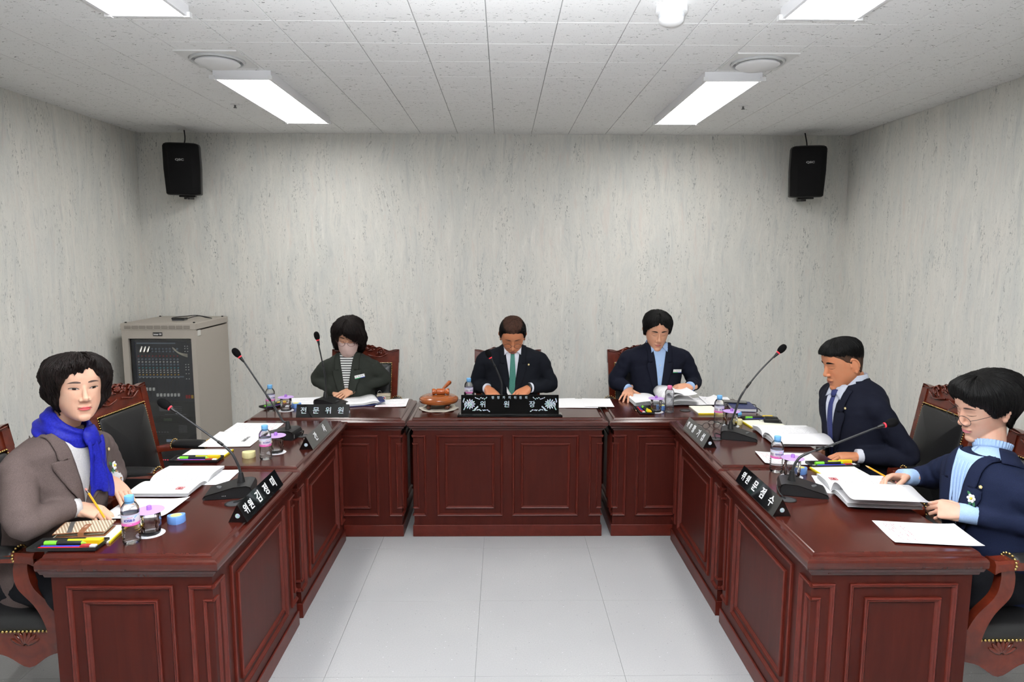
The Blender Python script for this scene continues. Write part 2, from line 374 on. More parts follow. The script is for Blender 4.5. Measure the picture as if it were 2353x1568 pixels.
# ---------------------------------------------------------------- desks
def ring_mould(m, x0,x1,z0,z1, wdt, prj, F, open_side=None):
    """picture-frame moulding in the x-z plane, F maps (x,depth,z) to the face"""
    prof=[(0,0),(0,prj*.7),(wdt*.22,prj),(wdt*.45,prj*.75),(wdt*.62,prj*.8),(wdt*.85,prj*.45),(wdt,0)]
    loops=[]
    for (a,d) in prof:
        if open_side is None: loops.append([(x0+a,d,z0+a),(x1-a,d,z0+a),(x1-a,d,z1-a),(x0+a,d,z1-a)])
        elif open_side=='R': loops.append([(x1,d,z0+a),(x0+a,d,z0+a),(x0+a,d,z1-a),(x1,d,z1-a)])
        else: loops.append([(x0,d,z0+a),(x1-a,d,z0+a),(x1-a,d,z1-a),(x0,d,z1-a)])
    rings=[[F(*p) for p in l] for l in loops]
    n=4; vs=[p for r in rings for p in r]; fs=[]
    for k in range(len(rings)-1):
        for i in range(n if open_side is None else n-1):
            j=(i+1)%n; fs.append((k*n+i,k*n+j,(k+1)*n+j,(k+1)*n+i))
    if open_side:
        K=len(rings); fs.append(tuple(k*n for k in range(K))); fs.append(tuple(k*n+n-1 for k in range(K-1,-1,-1)))
    m.add(vs,fs); return m
def desk(loc, rz, Lx, D, panels, label, ends=(1,1)):
    """local: x along the length, y=0 the outer (panelled) edge, y=D the sitter's edge"""
    t=empty('conference_desk',loc,rz,label,'desk','panelled conference desks')
    h=Lx/2; prof=[(.03,.672),(.026,.682),(.016,.688),(.010,.7),(.002,.706),(0,.714),(0,.728),(.004,.734),(.012,.738),(.028,.7395),(.031,.7445),(.036,.7485),(.04,.75)]
    m=MB(); m.rectloft([(-h+a,h-a,a,D-a*.35,z) for a,z in prof]); m.build('desk_top',WOODT,t)
    b=.034; x0,x1=-h+b,h-b
    m=MB(); m.box(x0,x1,b,b+.02,.0,.674); m.build('front_panel',WOOD,t)
    for s,nm in ((-1,'side_panel'),(1,'side_panel')):
        m=MB(); xa=x0 if s<0 else x1-.02; m.box(xa,xa+.02,b+.02,D-.03,0,.674); m.build(nm,WOOD,t)
    m=MB(); m.box(x0+.02,x1-.02,b+.06,b+.075,.08,.66); m.build('back_panel',WOOD,t)
    # plinth
    m=MB(); p=.008
    m.box(x0-p,x1+p,b-p,b,0,.074,b=.003); m.box(x0-p,x0,b,D-.03,0,.074,b=.003); m.box(x1,x1+p,b,D-.03,0,.074,b=.003); m.build('plinth',WOODM,t)
    Ff=lambda x,d,z:(x,b-d,z)
    z0,z1=.132,.642
    # front panels
    n=panels; sw=.078; inner0,inner1=x0+sw+.062,x1-sw-.062; gap=.056; wp=(inner1-inner0-gap*(n-1))/n
    for k in range(n):
        a=inner0+k*(wp+gap)
        m=MB(); ring_mould(m,a,a+wp,z0,z1,.016,.011,Ff); m.build('moulding_frame',WOODM,t,angle=20)
        m=MB(); ring_mould(m,a+.052,a+wp-.052,z0+.048,z1-.05,.018,.012,Ff); m.build('moulding_frame',WOODM,t,angle=20)
        m=MB(); m.box(a+.068,a+wp-.068,b-.003,b,z0+.064,z1-.066); m.build('raised_field',WOOD,t)
    for s in (-1,1):
        m=MB()
        if s<0: ring_mould(m,x0,x0+sw,z0,z1,.016,.011,Ff,'L'); ring_mould(m,x0,x0+.032,z0+.048,z1-.05,.011,.008,Ff,'L')
        else: ring_mould(m,x1-sw,x1,z0,z1,.016,.011,Ff,'R'); ring_mould(m,x1-.032,x1,z0+.048,z1-.05,.011,.008,Ff,'R')
        xe=x0 if s<0 else x1
        Fs=(lambda x,d,z,xe=xe:(xe-d,x,z)) if s<0 else (lambda x,d,z,xe=xe:(xe+d,x,z))
        ring_mould(m,b,b+sw,z0,z1,.016,.011,Fs,'L'); ring_mould(m,b,b+.032,z0+.048,z1-.05,.011,.008,Fs,'L')
        m.build('corner_moulding',WOODM,t,angle=20)
        a,e=b+sw+.05,D-.03-.05
        m=MB(); ring_mould(m,a,e,z0,z1,.016,.011,Fs); m.build('moulding_frame',WOODM,t,angle=20)
        m=MB(); ring_mould(m,a+.052,e-.052,z0+.048,z1-.05,.018,.012,Fs); m.build('moulding_frame',WOODM,t,angle=20)
    return t
G=.006
YF=4.01
desk((.028,YF,0),0,1.222-G,.585,2,'wide middle desk with two front panels, bearing the long black name board')
desk(((-.583-1.555)/2,YF,0),0,.972-G,.585,1,'desk in the back left corner, to the left of the wide middle desk')
desk(((.639+1.625)/2,YF,0),0,.986-G,.585,1,'desk in the back right corner, to the right of the wide middle desk')
desk((-.929,(2.118+3.056)/2,0),PI/2,.938-G,.592,1,'near left desk in front of the woman in the blue scarf')
desk((-.929,(3.056+YF)/2,0),PI/2,.954-G,.592,1,'second left desk in front of the empty chair')
desk((.999,(2.113+3.062)/2,0),-PI/2,.949-G,.604,1,'near right desk in front of the woman with the pencil')
desk((.999,(3.062+YF)/2,0),-PI/2,.948-G,.604,1,'second right desk in front of the man in profile')
# ---------------------------------------------------------------- chairs
def puff(m, x0,x1,y0,y1,z0,z1, crown, r, n=12, M=None):
    """cushion: rounded box with a crowned +z face"""
    def sec(ix,iy):
        pass
    rings=[]
    def ring(ins,z,k=28):
        pts=[]; a,b,c,d=x0+ins,x1-ins,y0+ins,y1-ins; rr=max(r-ins*.6,.004)
        for (cx,cy,s) in ((b-rr,d-rr,0),(a+rr,d-rr,1),(a+rr,c+rr,2),(b-rr,c+rr,3)):
            for q in range(7):
                t=(s+q/6)*PI/2; pts.append((cx+rr*math.cos(t),cy+rr*math.sin(t),z))
        return pts
    h=z1-z0
    rings=[ring(.006,z0),ring(0,z0+h*.15),ring(0,z0+h*.55),ring(.006,z0+h*.8),ring(.02,z1)]
    W=min(x1-x0,y1-y0)/2
    for k in range(1,6): t=k/6; rings.append(ring(.02+(W-.03)*t,z1+crown*(1-(1-t)**2)))
    m.loft(rings,M); return m
def nails(m, pts, r=.0042, M=None):
    for p in pts: m.ball(p,r,6,4,M)
def make_chair():
    t=empty('armchair',(0,0,0),0)
    TB=TR((0,.205,.42),(-.19,0,0))@TR((0,0,0))   # back plane: local x, y(front -), z up from .42
    H=.60
    for s in (-1,1):
        m=MB(); m.rectloft([(s*.20-.024,s*.20+.024,-.02,.02,-.42*0-.05),(s*.205-.024,s*.205+.024,-.02,.02,.1),(s*.222-.024,s*.222+.024,-.02,.02,H)],TB); m.build('back_stile',WOODC,t)
    # crest rail
    xs=np.linspace(-.246,.246,61)
    def top(x):
        a=abs(x); return H+.022+.016*math.exp(-((a-.1)/.04)**2)+.03*math.exp(-(a/.07)**4)-.01*math.exp(-((a-.17)/.03)**2)+ (.008*math.cos(a*120)*math.exp(-(a/.1)**2))
    m=MB(); vs=[]; n=len(xs)
    ring_f=[(x,-.022,top(x)) for x in xs]; 
    rings=[]
    for (dy,ins) in ((-.014,0.006),(-.02,.002),(-.02,0),(.016,0),(.02,.004)):
        rr=[(x,dy,top(x)-ins) for x in xs]+[(x,dy,H-.075+ins) for x in xs[::-1]]; rings.append(rr)
    m.loft(rings,TB); m.build('crest_rail',WOODC,t,angle=35)
    # carved scrolls on the crest
    m=MB()
    def spiral(cx,cz,r0,r1,a0,turns,s):
        pts=[]
        for k in range(26):
            q=k/25; a=a0+turns*2*PI*q; r=lerp(r0,r1,q); pts.append((s*(cx+r*math.cos(a)),-.022,cz+r*math.sin(a)))
        return pts
    for s in (-1,1):
        m.tube(spiral(.055,H+.022,.02,.004,PI*.2,1.4,s),[.006*(1-.5*k/25) for k in range(26)],7,M=TB)
        m.tube(spiral(.115,H+.004,.026,.005,PI*.9,-1.5,s),[.0065*(1-.5*k/25) for k in range(26)],7,M=TB)
        m.tube(smoothpts([(s*.02,-.022,H-.02),(s*.06,-.026,H-.03),(s*.11,-.024,H-.035),(s*.165,-.022,H-.01)],5),.005,7,M=TB)
        for q in range(5):
            a=.3+q*.32; m.ball((0,0,0),(.018,.005,.006),8,5,TB@TR((s*(.03+.028*q),-.022,H+.012-.006*q+.012*math.sin(q*2)),(0,-s*a,0)))
        m.tube([(s*.04,-.022,H+.045),(s*.02,-.024,H+.052),(s*.004,-.022,H+.042)],.006,7,M=TB)
        m.tube(smoothpts([(s*.14,-.021,H+.022),(s*.18,-.021,H+.008),(s*.235,-.021,H+.012)],5),.0035,6,M=TB)
    for q in range(7):
        a=-PI/2+(q-3)*.42; m.ball((0,0,0),(.02,.006,.006),8,5,TB@TR((.014*math.cos(a+PI),-.023,H+.018+.014*math.sin(a+PI)),(0,-a,0)))
    o=m.build('carving',WOODC,t,smooth=True); o['kind']='stuff'
    m=MB(); m.box(-.2,.2,-.018,.018,-.02,.04,TB); m.build('lower_rail',WOODC,t)
    # leather back
    Mb=TB@TR((0,-.012,0),(PI/2,0,0))  # x, z->local y ; depth -> +z = -y
    m=MB(); puff(m,-.19,.19,.03,H-.085,0,.022,.016,.025,M=Mb); m.build('back_cushion',LEATHER,t,angle=50)
    m=MB(); m.box(-.196,.196,.012,.02,.03,H-.08,TB); m.build('back_liner',LEATHER,t)
    m=MB(); pp=[]
    for k in range(34): pp.append((-.19+.38*k/33,-.022,H-.078))
    for k in range(40):
        for s in (-1,1): pp.append((s*(.187+.012*k/39*.6),-.022,.03+(H-.11)*k/39))
    nails(m,pp,.0045,TB); o=m.build('nail_trim',BRASS,t,smooth=True); o['kind']='stuff'
    # seat
    m=MB(); puff(m,-.255,.255,-.27,.19,.395,.455,.022,.05); m.build('seat_cushion',LEATHER,t,angle=50)
    m=MB(); pp=[]
    for k in range(36): pp.append((-.25+.5*k/35,-.268,.402))
    for k in range(32):
        for s in (-1,1): pp.append((s*.256,-.25+.43*k/31,.402))
    nails(m,pp,.006); o=m.build('seat_nail_trim',BRASS,t,smooth=True); o['kind']='stuff'
    def apron(m,a,b,F):
        k=24; P=[(lerp(a,b,q/k),.397) for q in range(k+1)]+[(lerp(b,a,q/k),.315+.03*math.cos(2*PI*q/k)*1.0-.018*math.exp(-((q/k-.5)/.12)**2)+.006*math.cos(6*PI*q/k)) for q in range(k+1)]
        vs=[F(x,0,z) for x,z in P]+[F(x,.024,z) for x,z in P]; n=len(P)
        m.add(vs,[tuple(range(n)),tuple(range(2*n-1,n-1,-1))]+[(i,(i+1)%n,n+(i+1)%n,n+i) for i in range(n)])
    for nm,a,b,F in (('f',-.25,.25,lambda x,d,z:(x,-.262+d,z)),('b',-.24,.24,lambda x,d,z:(x,.18-d,z)),('l',-.25,.18,lambda x,d,z:(-.25+d,x,z)),('r',-.25,.18,lambda x,d,z:(.25-d,x,z))):
        m=MB(); apron(m,a,b,F); m.build('apron',WOODC,t)
    m=MB()
    for (cx,cy,ax) in ((0,-.264,0),(-.252,-.03,1),(.252,-.03,1)):
        for q in range(7):
            a=-PI/2+(q-3)*.36; dx=.03*math.cos(a+PI); dz=.03*math.sin(a+PI)
            Mx=TR((cx+(0 if ax else dx),cy+(dx if ax else 0),.345+dz),(0,-a,0)) if not ax else TR((cx,cy+dx,.345+dz),(a,0,0))@TR((0,0,0),(0,0,PI/2))
            m.ball((0,0,0),(.028,.005,.008),8,5,Mx)
    o=m.build('apron_carving',WOODC,t,smooth=True); o['kind']='stuff'
    for s in (-1,1):
        # arm rail
        m=MB(); pts=smoothpts([(s*.215,.25,.665),(s*.235,.18,.672),(s*.25,.05,.683),(s*.25,-.05,.684),(s*.248,-.1,.676)],6)
        rings=[]
        for k,p in enumerate(pts):
            q=k/(len(pts)-1); w=lerp(.016,.03,min(1,q*1.4)); hh=.017+.006*math.exp(-((q-1)/.08)**2)
            rings.append([(p.x-w,p.y,p.z-hh),(p.x+w,p.y,p.z-hh),(p.x+w,p.y,p.z+hh*.5),(p.x+w*.7,p.y,p.z+hh),(p.x-w*.7,p.y,p.z+hh),(p.x-w,p.y,p.z+hh*.5)])
        m.loft(rings); m.build('arm_rail',WOODC,t,angle=40)
        m=MB(); rings=[]
        for k in range(9):
            q=k/8; y=lerp(.16,-.035,q); e=1-abs(2*q-1)**6*.35; cz=.686
            rings.append([(s*.246+.035*math.cos(a)*(1 if math.sin(a)>0 else .95),y,cz+(.028*e*math.sin(a) if math.sin(a)>0 else .024*math.sin(a))) for a in [2*PI*i/14 for i in range(14)]])
        m.loft(rings); m.build('arm_pad',LEATHER,t,smooth=True)
        m=MB(); pp=[]
        for y in (.158,-.033):
            for k in range(11):
                a=PI*(k/10)*1.3-.15*PI; pp.append((s*.246+.036*math.cos(a),y,.686+.0275*math.sin(a)))
        nails(m,pp,.0052); o=m.build('arm_nail_trim',BRASS,t,smooth=True); o['kind']='stuff'
        m=MB(); pts=smoothpts([(s*.258,-.16,.36),(s*.258,-.155,.42),(s*.257,-.12,.5),(s*.254,-.06,.57),(s*.25,-.045,.63),(s*.248,-.05,.67)],6); rings=[]
        for k,p in enumerate(pts):
            w,d=.017,lerp(.036,.022,k/(len(pts)-1)); rings.append([(p.x-w,p.y-d,p.z),(p.x+w,p.y-d,p.z),(p.x+w,p.y+d,p.z),(p.x-w,p.y+d,p.z)])
        m.loft(rings); m.build('arm_post',WOODC,t,angle=50)
        m=MB(); pts=smoothpts([(s*.235,-.25,.36),(s*.245,-.265,.28),(s*.235,-.25,.16),(s*.225,-.245,.05),(s*.235,-.262,.0)],6)
        m.tube(pts,[interp(k/(len(pts)-1),[0,.25,.6,.85,1],[.036,.034,.02,.016,.02]) for k in range(len(pts))],8); m.build('front_leg',WOODC,t,smooth=True)
        m=MB(); m.rectloft([(s*.215-.016,s*.215+.016,.27,.302,0),(s*.215-.02,s*.215+.02,.19,.23,.22),(s*.21-.022,s*.21+.022,.165,.21,.4)]); m.build('rear_leg',WOODC,t)
    return t
chairs=[('black leather armchair under the woman in the blue scarf',(-1.735,2.545,0),PI/2+.03),
 ('empty black leather armchair with carved crest behind the second left desk',(-1.675,3.44,0),PI/2-.06),
 ('black leather armchair under the woman in the face mask',(-1.015,4.70,0),0),
 ('black leather armchair under the man in the green tie',(.035,4.70,0),0),
 ('black leather armchair under the young man in the open-necked blue shirt',(1.02,4.70,0),0),
 ('black leather armchair pushed back behind the man in profile',(2.0,3.44,0),-PI/2-.05),
 ('black leather armchair under the woman with the pencil and round glasses',(1.775,2.46,0),-PI/2)]
ch0=make_chair()
for k,(lb,loc,rz) in enumerate(chairs):
    c=ch0 if k==0 else copy_tree(ch0)
    c.location=loc; c.rotation_euler=(0,0,rz); tag(c,lb,'chair','carved leather armchairs')
# ---------------------------------------------------------------- equipment rack
def rack():
    t=empty('equipment_rack',(-2.578,5.405,0),0,'beige steel rack cabinet of sound equipment in the back left corner','equipment rack')
    BE=mat('beige_steel',lin((178,170,160)),.5); W,D,H=.55,.6,1.215
    m=MB(); w,d=W/2,D/2
    m.box(-w,w,d-.015,d,.03,H); m.box(-w,-w+.012,-d+.02,d-.015,.03,H-.06); m.box(w-.012,w,-d+.02,d-.015,.03,H-.06); m.box(-w,w,-d,d-.015,0,.05)
    m.box(-w,-w+.045,-d,-d+.02,.05,H-.05); m.box(w-.035,w,-d,-d+.02,.05,H-.05); m.box(-w+.045,w-.035,-d,-d+.02,H-.115,H-.05)
    m.build('cabinet_shell',BE,t)
    MB().box(-w-.003,w+.003,-d-.003,d,H-.05,H,b=.004).build('top_cover',BE,t)
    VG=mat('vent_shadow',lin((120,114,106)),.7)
    for k in range(9):
        a=-w+.025+k*.055; m=MB(); m.box(a,a+.046,-d-.005,-d-.001,H-.04,H-.018); v=m.build('vent_grille',VG,t)
        m=MB()
        for q in range(9): m.box(a+.003+q*.005,a+.005+q*.005,-d-.0065,-d-.005,H-.038,H-.02)
        m.build('vent_slots',BE,v)['kind']='stuff'
    for x in (-w+.02,w-.02):
        for y in (-d+.03,d-.05): MB().lathe([(.008,0),(.009,.004),(.006,.008)],10,TR((x,y,H))).build('top_bolt',BLK,t)
    MB().box(-.04,.028,-d-.004,-d,H-.095,H-.068).build('badge_plate',BLK,t)
    text_obj('badge','inter·M',.02,WHITE,t,TR((-.006,-d-.0045,H-.082),(PI/2,0,0)),bold=.0004)
    # interior
    xi0,xi1=-w+.075,w-.045
    MB().box(-w+.05,w-.04,-d+.03,-d+.045,.06,H-.125).build('inner_frame',mat('rack_inner',lin((40,42,44)),.5),t)
    MX=mat('mixer_navy',lin((26,32,46)),.45); y0=-d+.022
    mx=empty('mixer_console',(0,0,0)); mx.parent=t
    m=MB(); m.box(xi0,xi1,y0,y0+.012,.62,1.075); m.build('mixer_panel',MX,mx)
    kc={'w':mat('knob_white',lin((215,215,210)),.4),'r':mat('knob_red',lin((170,40,40)),.4),'t':mat('knob_teal',lin((90,180,190)),.4),'y':mat('knob_yellow',lin((225,180,70)),.4),'g':mat('knob_grey',lin((110,125,140)),.4)}
    rows=[(1.02,'g',.007),(1.0,'g',.007),(.965,'r',.005),(.94,'g',.008),(.92,'w',.006),(.9,'g',.008),(.875,'t',.005),(.857,'w',.005),(.84,'w',.005),(.822,'y',.005),(.8,'w',.0035)]
    grp={}
    for z,c,r in rows:
        for k in range(12):
            x=xi0+.03+k*.0265
            if z>.99 and k<1: continue
            grp.setdefault(c,MB()).lathe([(r,0),(r*.8,.008),(r*.5,.009)],8,TR((x,y0,z),(PI/2,0,0)))
    for z in (1.04,1.022,1.0,.9,.88,.86,.83,.79): 
        for x in (xi1-.05,xi1-.03): grp['w'].lathe([(.004,0),(.003,.007)],7,TR((x,y0,z),(PI/2,0,0)))
    for c,m in grp.items(): m.build('knob_row',kc[c],mx)['kind']='stuff'
    m=MB()
    for k in range(12): m.box(xi0+.022+k*.0265,xi0+.024+k*.0265+.002,y0-.002,y0,.655,.775)
    m.build('fader_slots',BLK,mx)['kind']='stuff'
    for k in range(12):
        z=.7 if k in (2,3,4) else .655; x=xi0+.025+k*.0265
        MB().box(x-.007,x+.007,y0-.012,y0-.002,z,z+.024,b=.002).build('fader_cap',kc['w'],mx)
    for (a,b_,z,c) in ((xi0+.02,xi0+.36,.806,kc['g']),(xi0+.02,xi0+.31,1.062,kc['g'])): MB().box(a,b_,y0-.002,y0,z-.005,z+.005).build('scribble_strip',c,mx)
    for k in range(3): MB().lathe([(.008,0),(.008,.045),(.005,.05)],10,TR((xi0+.058+k*.027,y0,1.035),(PI/2+.9,0,0))).build('jack_plug',mat('jack_metal',lin((190,186,176)),.3,.8),mx)
    for k in range(3): MB().tube(bez((xi0+.29+k*.012,y0-.004,1.03-.008*k),(xi0+.31,y0-.02,1.01),(xi0+.33,y0-.015,.985),(xi0+.4,y0-.01,.98-.01*k)),.0045,7).build('patch_cable',mat('cable_grey',lin((170,165,150)),.5),mx,smooth=True)
    for x,c in ((xi1-.062,kc['r']),(xi1-.042,kc['r']),(xi1-.02,kc['y'])): MB().box(x,x+.014,y0-.008,y0,.64,.665).build('panel_switch',c,mx)
    def unit(z0,z1,nm,col):
        MB().box(xi0,xi1,y0,y0+.02,z0,z1-.004,b=.002).build(nm,mat('unit_'+nm,lin(col),.45),t)
    unit(.5,.61,'cassette_deck',(34,35,37)); unit(.45,.5,'signal_processor',(24,25,26)); unit(.36,.45,'power_amplifier',(38,39,40)); unit(.24,.36,'blank_panel',(26,27,28)); unit(.1,.24,'power_distributor',(20,21,22))
    DG=mat('unit_detail',lin((96,98,100)),.5)
    m=MB(); 
    for k in range(4): m.box(xi0+.26,xi0+.33,y0-.004,y0,.53+.014*k,.534+.014*k)
    m.box(xi0+.16,xi0+.24,y0-.003,y0,.54,.58); m.box(xi0+.2,xi0+.36,y0-.003,y0,.512,.516)
    for k in range(6): m.box(xi0+.3,xi0+.36,y0-.003,y0,.375+.01*k,.379+.01*k)
    for k in range(5): m.box(xi0+.12+.022*k,xi0+.132+.022*k,y0-.004,y0,.372,.38)
    m.build('unit_markings',DG,t)['kind']='stuff'
    MB().box(xi0+.19,xi0+.25,y0-.004,y0,.465,.482).build('display',mat('lcd_green',lin((70,86,64)),.3),t)
    MB().box(xi0+.2,xi0+.27,y0-.004,y0,.3,.32).build('sticker',mat('sticker_blue',lin((150,175,205)),.5),t)
    for k in range(7): MB().box(xi0+.16+.018*k,xi0+.168+.018*k,y0-.004,y0,.155,.159).build('indicator_led',mat('led_red',lin((220,40,60)),.4,emit=(1,.05,.1),emit_s=1.2),t)
    GL=bpy.data.materials.new('smoked_glass'); nt,b=nodes_of(GL); nt.nodes.remove(b); tr=N(nt,'ShaderNodeBsdfTransparent'); tr.inputs[0].default_value=(.85,.86,.87,1); gl=N(nt,'ShaderNodeBsdfGlossy'); gl.inputs['Roughness'].default_value=.03
    mx_=N(nt,'ShaderNodeMixShader'); mx_.inputs[0].default_value=.05; L(nt,tr.outputs[0],mx_.inputs[1]); L(nt,gl.outputs[0],mx_.inputs[2]); L(nt,mx_.outputs[0],nt.nodes['Material Output'].inputs[0])
    MB().box(-w+.095,w-.036,-d+.002,-d+.006,.055,H-.118).build('glass_door',GL,t)
    MB().box(w-.075,w-.045,-d+.004,-d+.012,H-.15,H-.13).build('door_latch',BLK,t)
    MB().box(w,w+.004,-d+.03,-d+.08,H-.1,H-.055,b=.001).build('paper_sticker',mat('sticker_white',lin((214,212,206)),.5),t)
    t2=empty('media_player',(-2.52,5.33,H),.1,'small silver box with black cables lying on top of the equipment rack','media player')
    MB().box(-.045,.045,-.04,.04,0,.012,b=.004).build('case',mat('silver_case',lin((120,122,124)),.35,.6),t2)
    MB().box(-.046,.046,-.041,.041,.012,.02,b=.003).build('lid',BLK,t2)
    MB().tube(smoothpts([(.04,.03,.01),(.12,.05,.03),(.19,.02,.02),(.2,.12,.006),(.1,.1,.03),(.02,.05,.028),(-.06,.02,.02),(-.05,-.01,.006)],8),.003,7).build('cable',BLK,t2,smooth=True)
rack()
# ---------------------------------------------------------------- desk things
ZT=.75
GLASS=bpy.data.materials.new('clear_glass')
def m_clear(m, tint, blend, body, rough=.03):
    nt,b=nodes_of(m); nt.nodes.remove(b)
    tr=N(nt,'ShaderNodeBsdfTransparent'); tr.inputs[0].default_value=(*tint,1)
    g=N(nt,'ShaderNodeBsdfGlossy'); g.inputs['Roughness'].default_value=rough; g.inputs[0].default_value=(1,1,1,1)
    rf=N(nt,'ShaderNodeBsdfRefraction'); rf.inputs['Roughness'].default_value=.02; rf.inputs['IOR'].default_value=1.25; rf.inputs[0].default_value=(1,1,1,1)
    m0=N(nt,'ShaderNodeMixShader'); m0.inputs[0].default_value=body; L(nt,tr.outputs[0],m0.inputs[1]); L(nt,rf.outputs[0],m0.inputs[2])
    lw=N(nt,'ShaderNodeLayerWeight'); lw.inputs[0].default_value=blend
    mx=N(nt,'ShaderNodeMixShader'); L(nt,lw.outputs['Fresnel'],mx.inputs[0]); L(nt,m0.outputs[0],mx.inputs[1]); L(nt,g.outputs[0],mx.inputs[2])
    L(nt,mx.outputs[0],nt.nodes['Material Output'].inputs[0]); return m
m_clear(GLASS,(.985,.985,.995),.3,.06)
PET=m_clear(bpy.data.materials.new('clear_bottle'),(.975,.98,.99),.22,.35)
CAPB=mat('cap_blue',lin((122,188,240)),.4); CAPP=mat('cap_pink',lin((238,120,170)),.4)
LID=mat('lid_lilac',lin((196,160,224)),.45); LID2=mat('lid_knob_lilac',lin((160,110,195)),.45); COAST=mat('white_coaster',lin((236,237,242)),.7)
def m_label():
    m=bpy.data.materials.new('bottle_label'); nt,b=nodes_of(m); v=coords(nt); s=N(nt,'ShaderNodeSeparateXYZ'); L(nt,v,s.inputs[0])
    c=ramp(nt,mathn(nt,'DIVIDE',mathn(nt,'SUBTRACT',s.outputs[2],.078),.045),[(.0,lin((236,90,180))),(.22,lin((238,130,200))),(.3,lin((240,222,240))),(.75,lin((238,236,246))),(.86,lin((200,215,240))),(1,lin((240,210,232)))])
    L(nt,c,b.inputs['Base Color']); b.inputs['Roughness'].default_value=.4; return m
LABEL=m_label(); INK=mat('label_ink_blue',lin((50,50,140)),.5); INKP=mat('label_ink_pink',lin((230,70,160)),.5); INKL=mat('label_ink_light_blue',lin((120,190,235)),.5)
BOTN=0
def bottle(x,y,rz,label,cap=CAPB,lab=True,word='ICIS8.0'):
    t=empty('water_bottle',(x,y,ZT),rz,label,'water bottle','small water bottles on the desks')
    R_=.030; t.scale=(.96,.96,.88)
    prof=[(.001,.002),(.02,.0),(.027,.003),(.0295,.01)]
    if lab:
        z=.014
        while z<.07: prof+=[(R_,z),(R_*.955,z+.004),(R_,z+.008)]; z+=.011
        prof+=[(R_*.98,.078),(R_*.98,.122),(R_,.126)]
        top=[(R_,.132),(.0285,.145),(.022,.158),(.015,.167),(.0125,.172),(.0125,.176)]
    else:
        z=.014
        while z<.128: prof+=[(R_,z),(R_*.93,z+.005),(R_,z+.010)]; z+=.013
        top=[(R_,.145),(.0275,.155),(.021,.166),(.0145,.173),(.0125,.177),(.0125,.179)]
    prof+=top; zt=prof[-1][1]
    MB().lathe(prof,28).build('bottle_body',PET,t,smooth=True)
    m=MB(); m.lathe([(.0145,zt-.008),(.0155,zt-.006),(.0155,zt+.012),(.0145,zt+.0145),(.004,zt+.015)],30,mod=lambda a,z:1+.025*math.cos(15*a)); m.build('cap',cap,t,angle=40)
    MB().lathe([(.0148,zt-.015),(.0148,zt-.01)],24).build('cap_ring',cap,t,angle=40)
    if lab:
        MB().lathe([(R_*.99,.078),(R_*.995,.08),(R_*.995,.12),(R_*.99,.122)],32,cap=False).build('label_sleeve',LABEL,t,smooth=True)
        def wrap(txt,size,z,m,a0,bold):
            me=text_mesh(txt,size,.0001,bold).copy(); me.materials.clear(); me.materials.append(m)
            r=R_+.0006
            for v in me.vertices:
                a=a0+v.co.x/r; rr=r+v.co.z; v.co=(rr*math.sin(a),-rr*math.cos(a),z+v.co.y)
            o=bpy.data.objects.new('label_print',me); COL.objects.link(o); o.parent=t
        wrap(word,.0125,.1,INK,0,.0003); wrap('▬▬ ▬▬',.004,.112,INKP,.1,0); wrap('▬▬▬',.005,.086,WHITE,0,0); wrap('|||||',.016,.1,BLK,-1.3,0); wrap('◢◤',.009,.112,INKL,.7,0)
    return t
bottle(-1.268,2.245,.35,'water bottle with blue cap beside the phone wallet on the near left desk')
bottle(-1.142,3.205,.6,'water bottle with blue cap on the second left desk beside a covered glass')
bottle(-1.462,4.225,1.0,'water bottle with blue cap on the back left corner desk')
bottle(-.228,4.46,.9,'water bottle half hidden behind the long black name board, next to the gavel')
bottle(1.043,4.185,0,'ridged water bottle with a pink cap and no label',CAPP,False)
bottle(1.266,3.90,.4,'water bottle with blue cap on the second right desk, behind the microphone')
bottle(1.245,2.998,.1,'water bottle with blue cap on the near right desk',word='아이시스')
def tumbler(x,y,label,lid=True):
    t=empty('covered_glass' if lid else 'drinking_glass',(x,y,ZT+.002),0,label,'drinking glass','cut glasses with lilac lids' if lid else None)
    def md(a,z): 
        q=min(1,max(0,(z-.004)/.02))*min(1,max(0,(.075-z)/.02)); return 1+.07*q*(abs(math.cos(6*a+z*20))-.5)+.035*q*math.cos(24*a-z*160)
    prof=[(.001,.0),(.03,.0),(.0325,.004)]+[(.0325+.0025*k/14,.004+.078*k/14) for k in range(1,15)]
    inn=[(.0335,.082)]+[(.0315-.003*k/8,.078-.066*k/8) for k in range(9)]+[(.001,.011)]
    MB().lathe(prof+inn,72,mod=md).build('glass_body',GLASS,t,angle=60)
    if lid:
        MB().lathe([(.001,.0835),(.048,.0835),(.049,.0845),(.048,.086),(.012,.087),(.001,.087)],36).build('lid',LID,t,angle=30)
        MB().lathe([(.0085,.087),(.008,.1),(.007,.102),(.001,.102)],16).build('lid_knob',LID2,t,angle=40)
    return t
def coaster(x,y,label):
    m=MB(); m.lathe([(.001,0),(.045,0),(.0465,.001),(.045,.002),(.001,.002)],96,mod=lambda a,z:1+.02*abs(math.cos(13*a))); o=m.build('coaster',COAST,None,angle=40,loc=(x,y,ZT)); tag(o,label,'coaster','scalloped white coasters')
for (x,y,w) in ((-1.243,2.32,'on the near left desk'),(-1.128,3.315,'on the second left desk'),(-1.368,4.235,'on the back left corner desk'),(.962,4.195,'on the back right corner desk'),(1.318,3.836,'on the second right desk'),(1.288,2.928,'on the near right desk')):
    tumbler(x,y,'cut glass with a lilac lid '+w); coaster(x,y,'scalloped white paper coaster under the glass '+w)
tumbler(-.222,4.395,'plain uncovered drinking glass in front of the bottle behind the long name board',False)
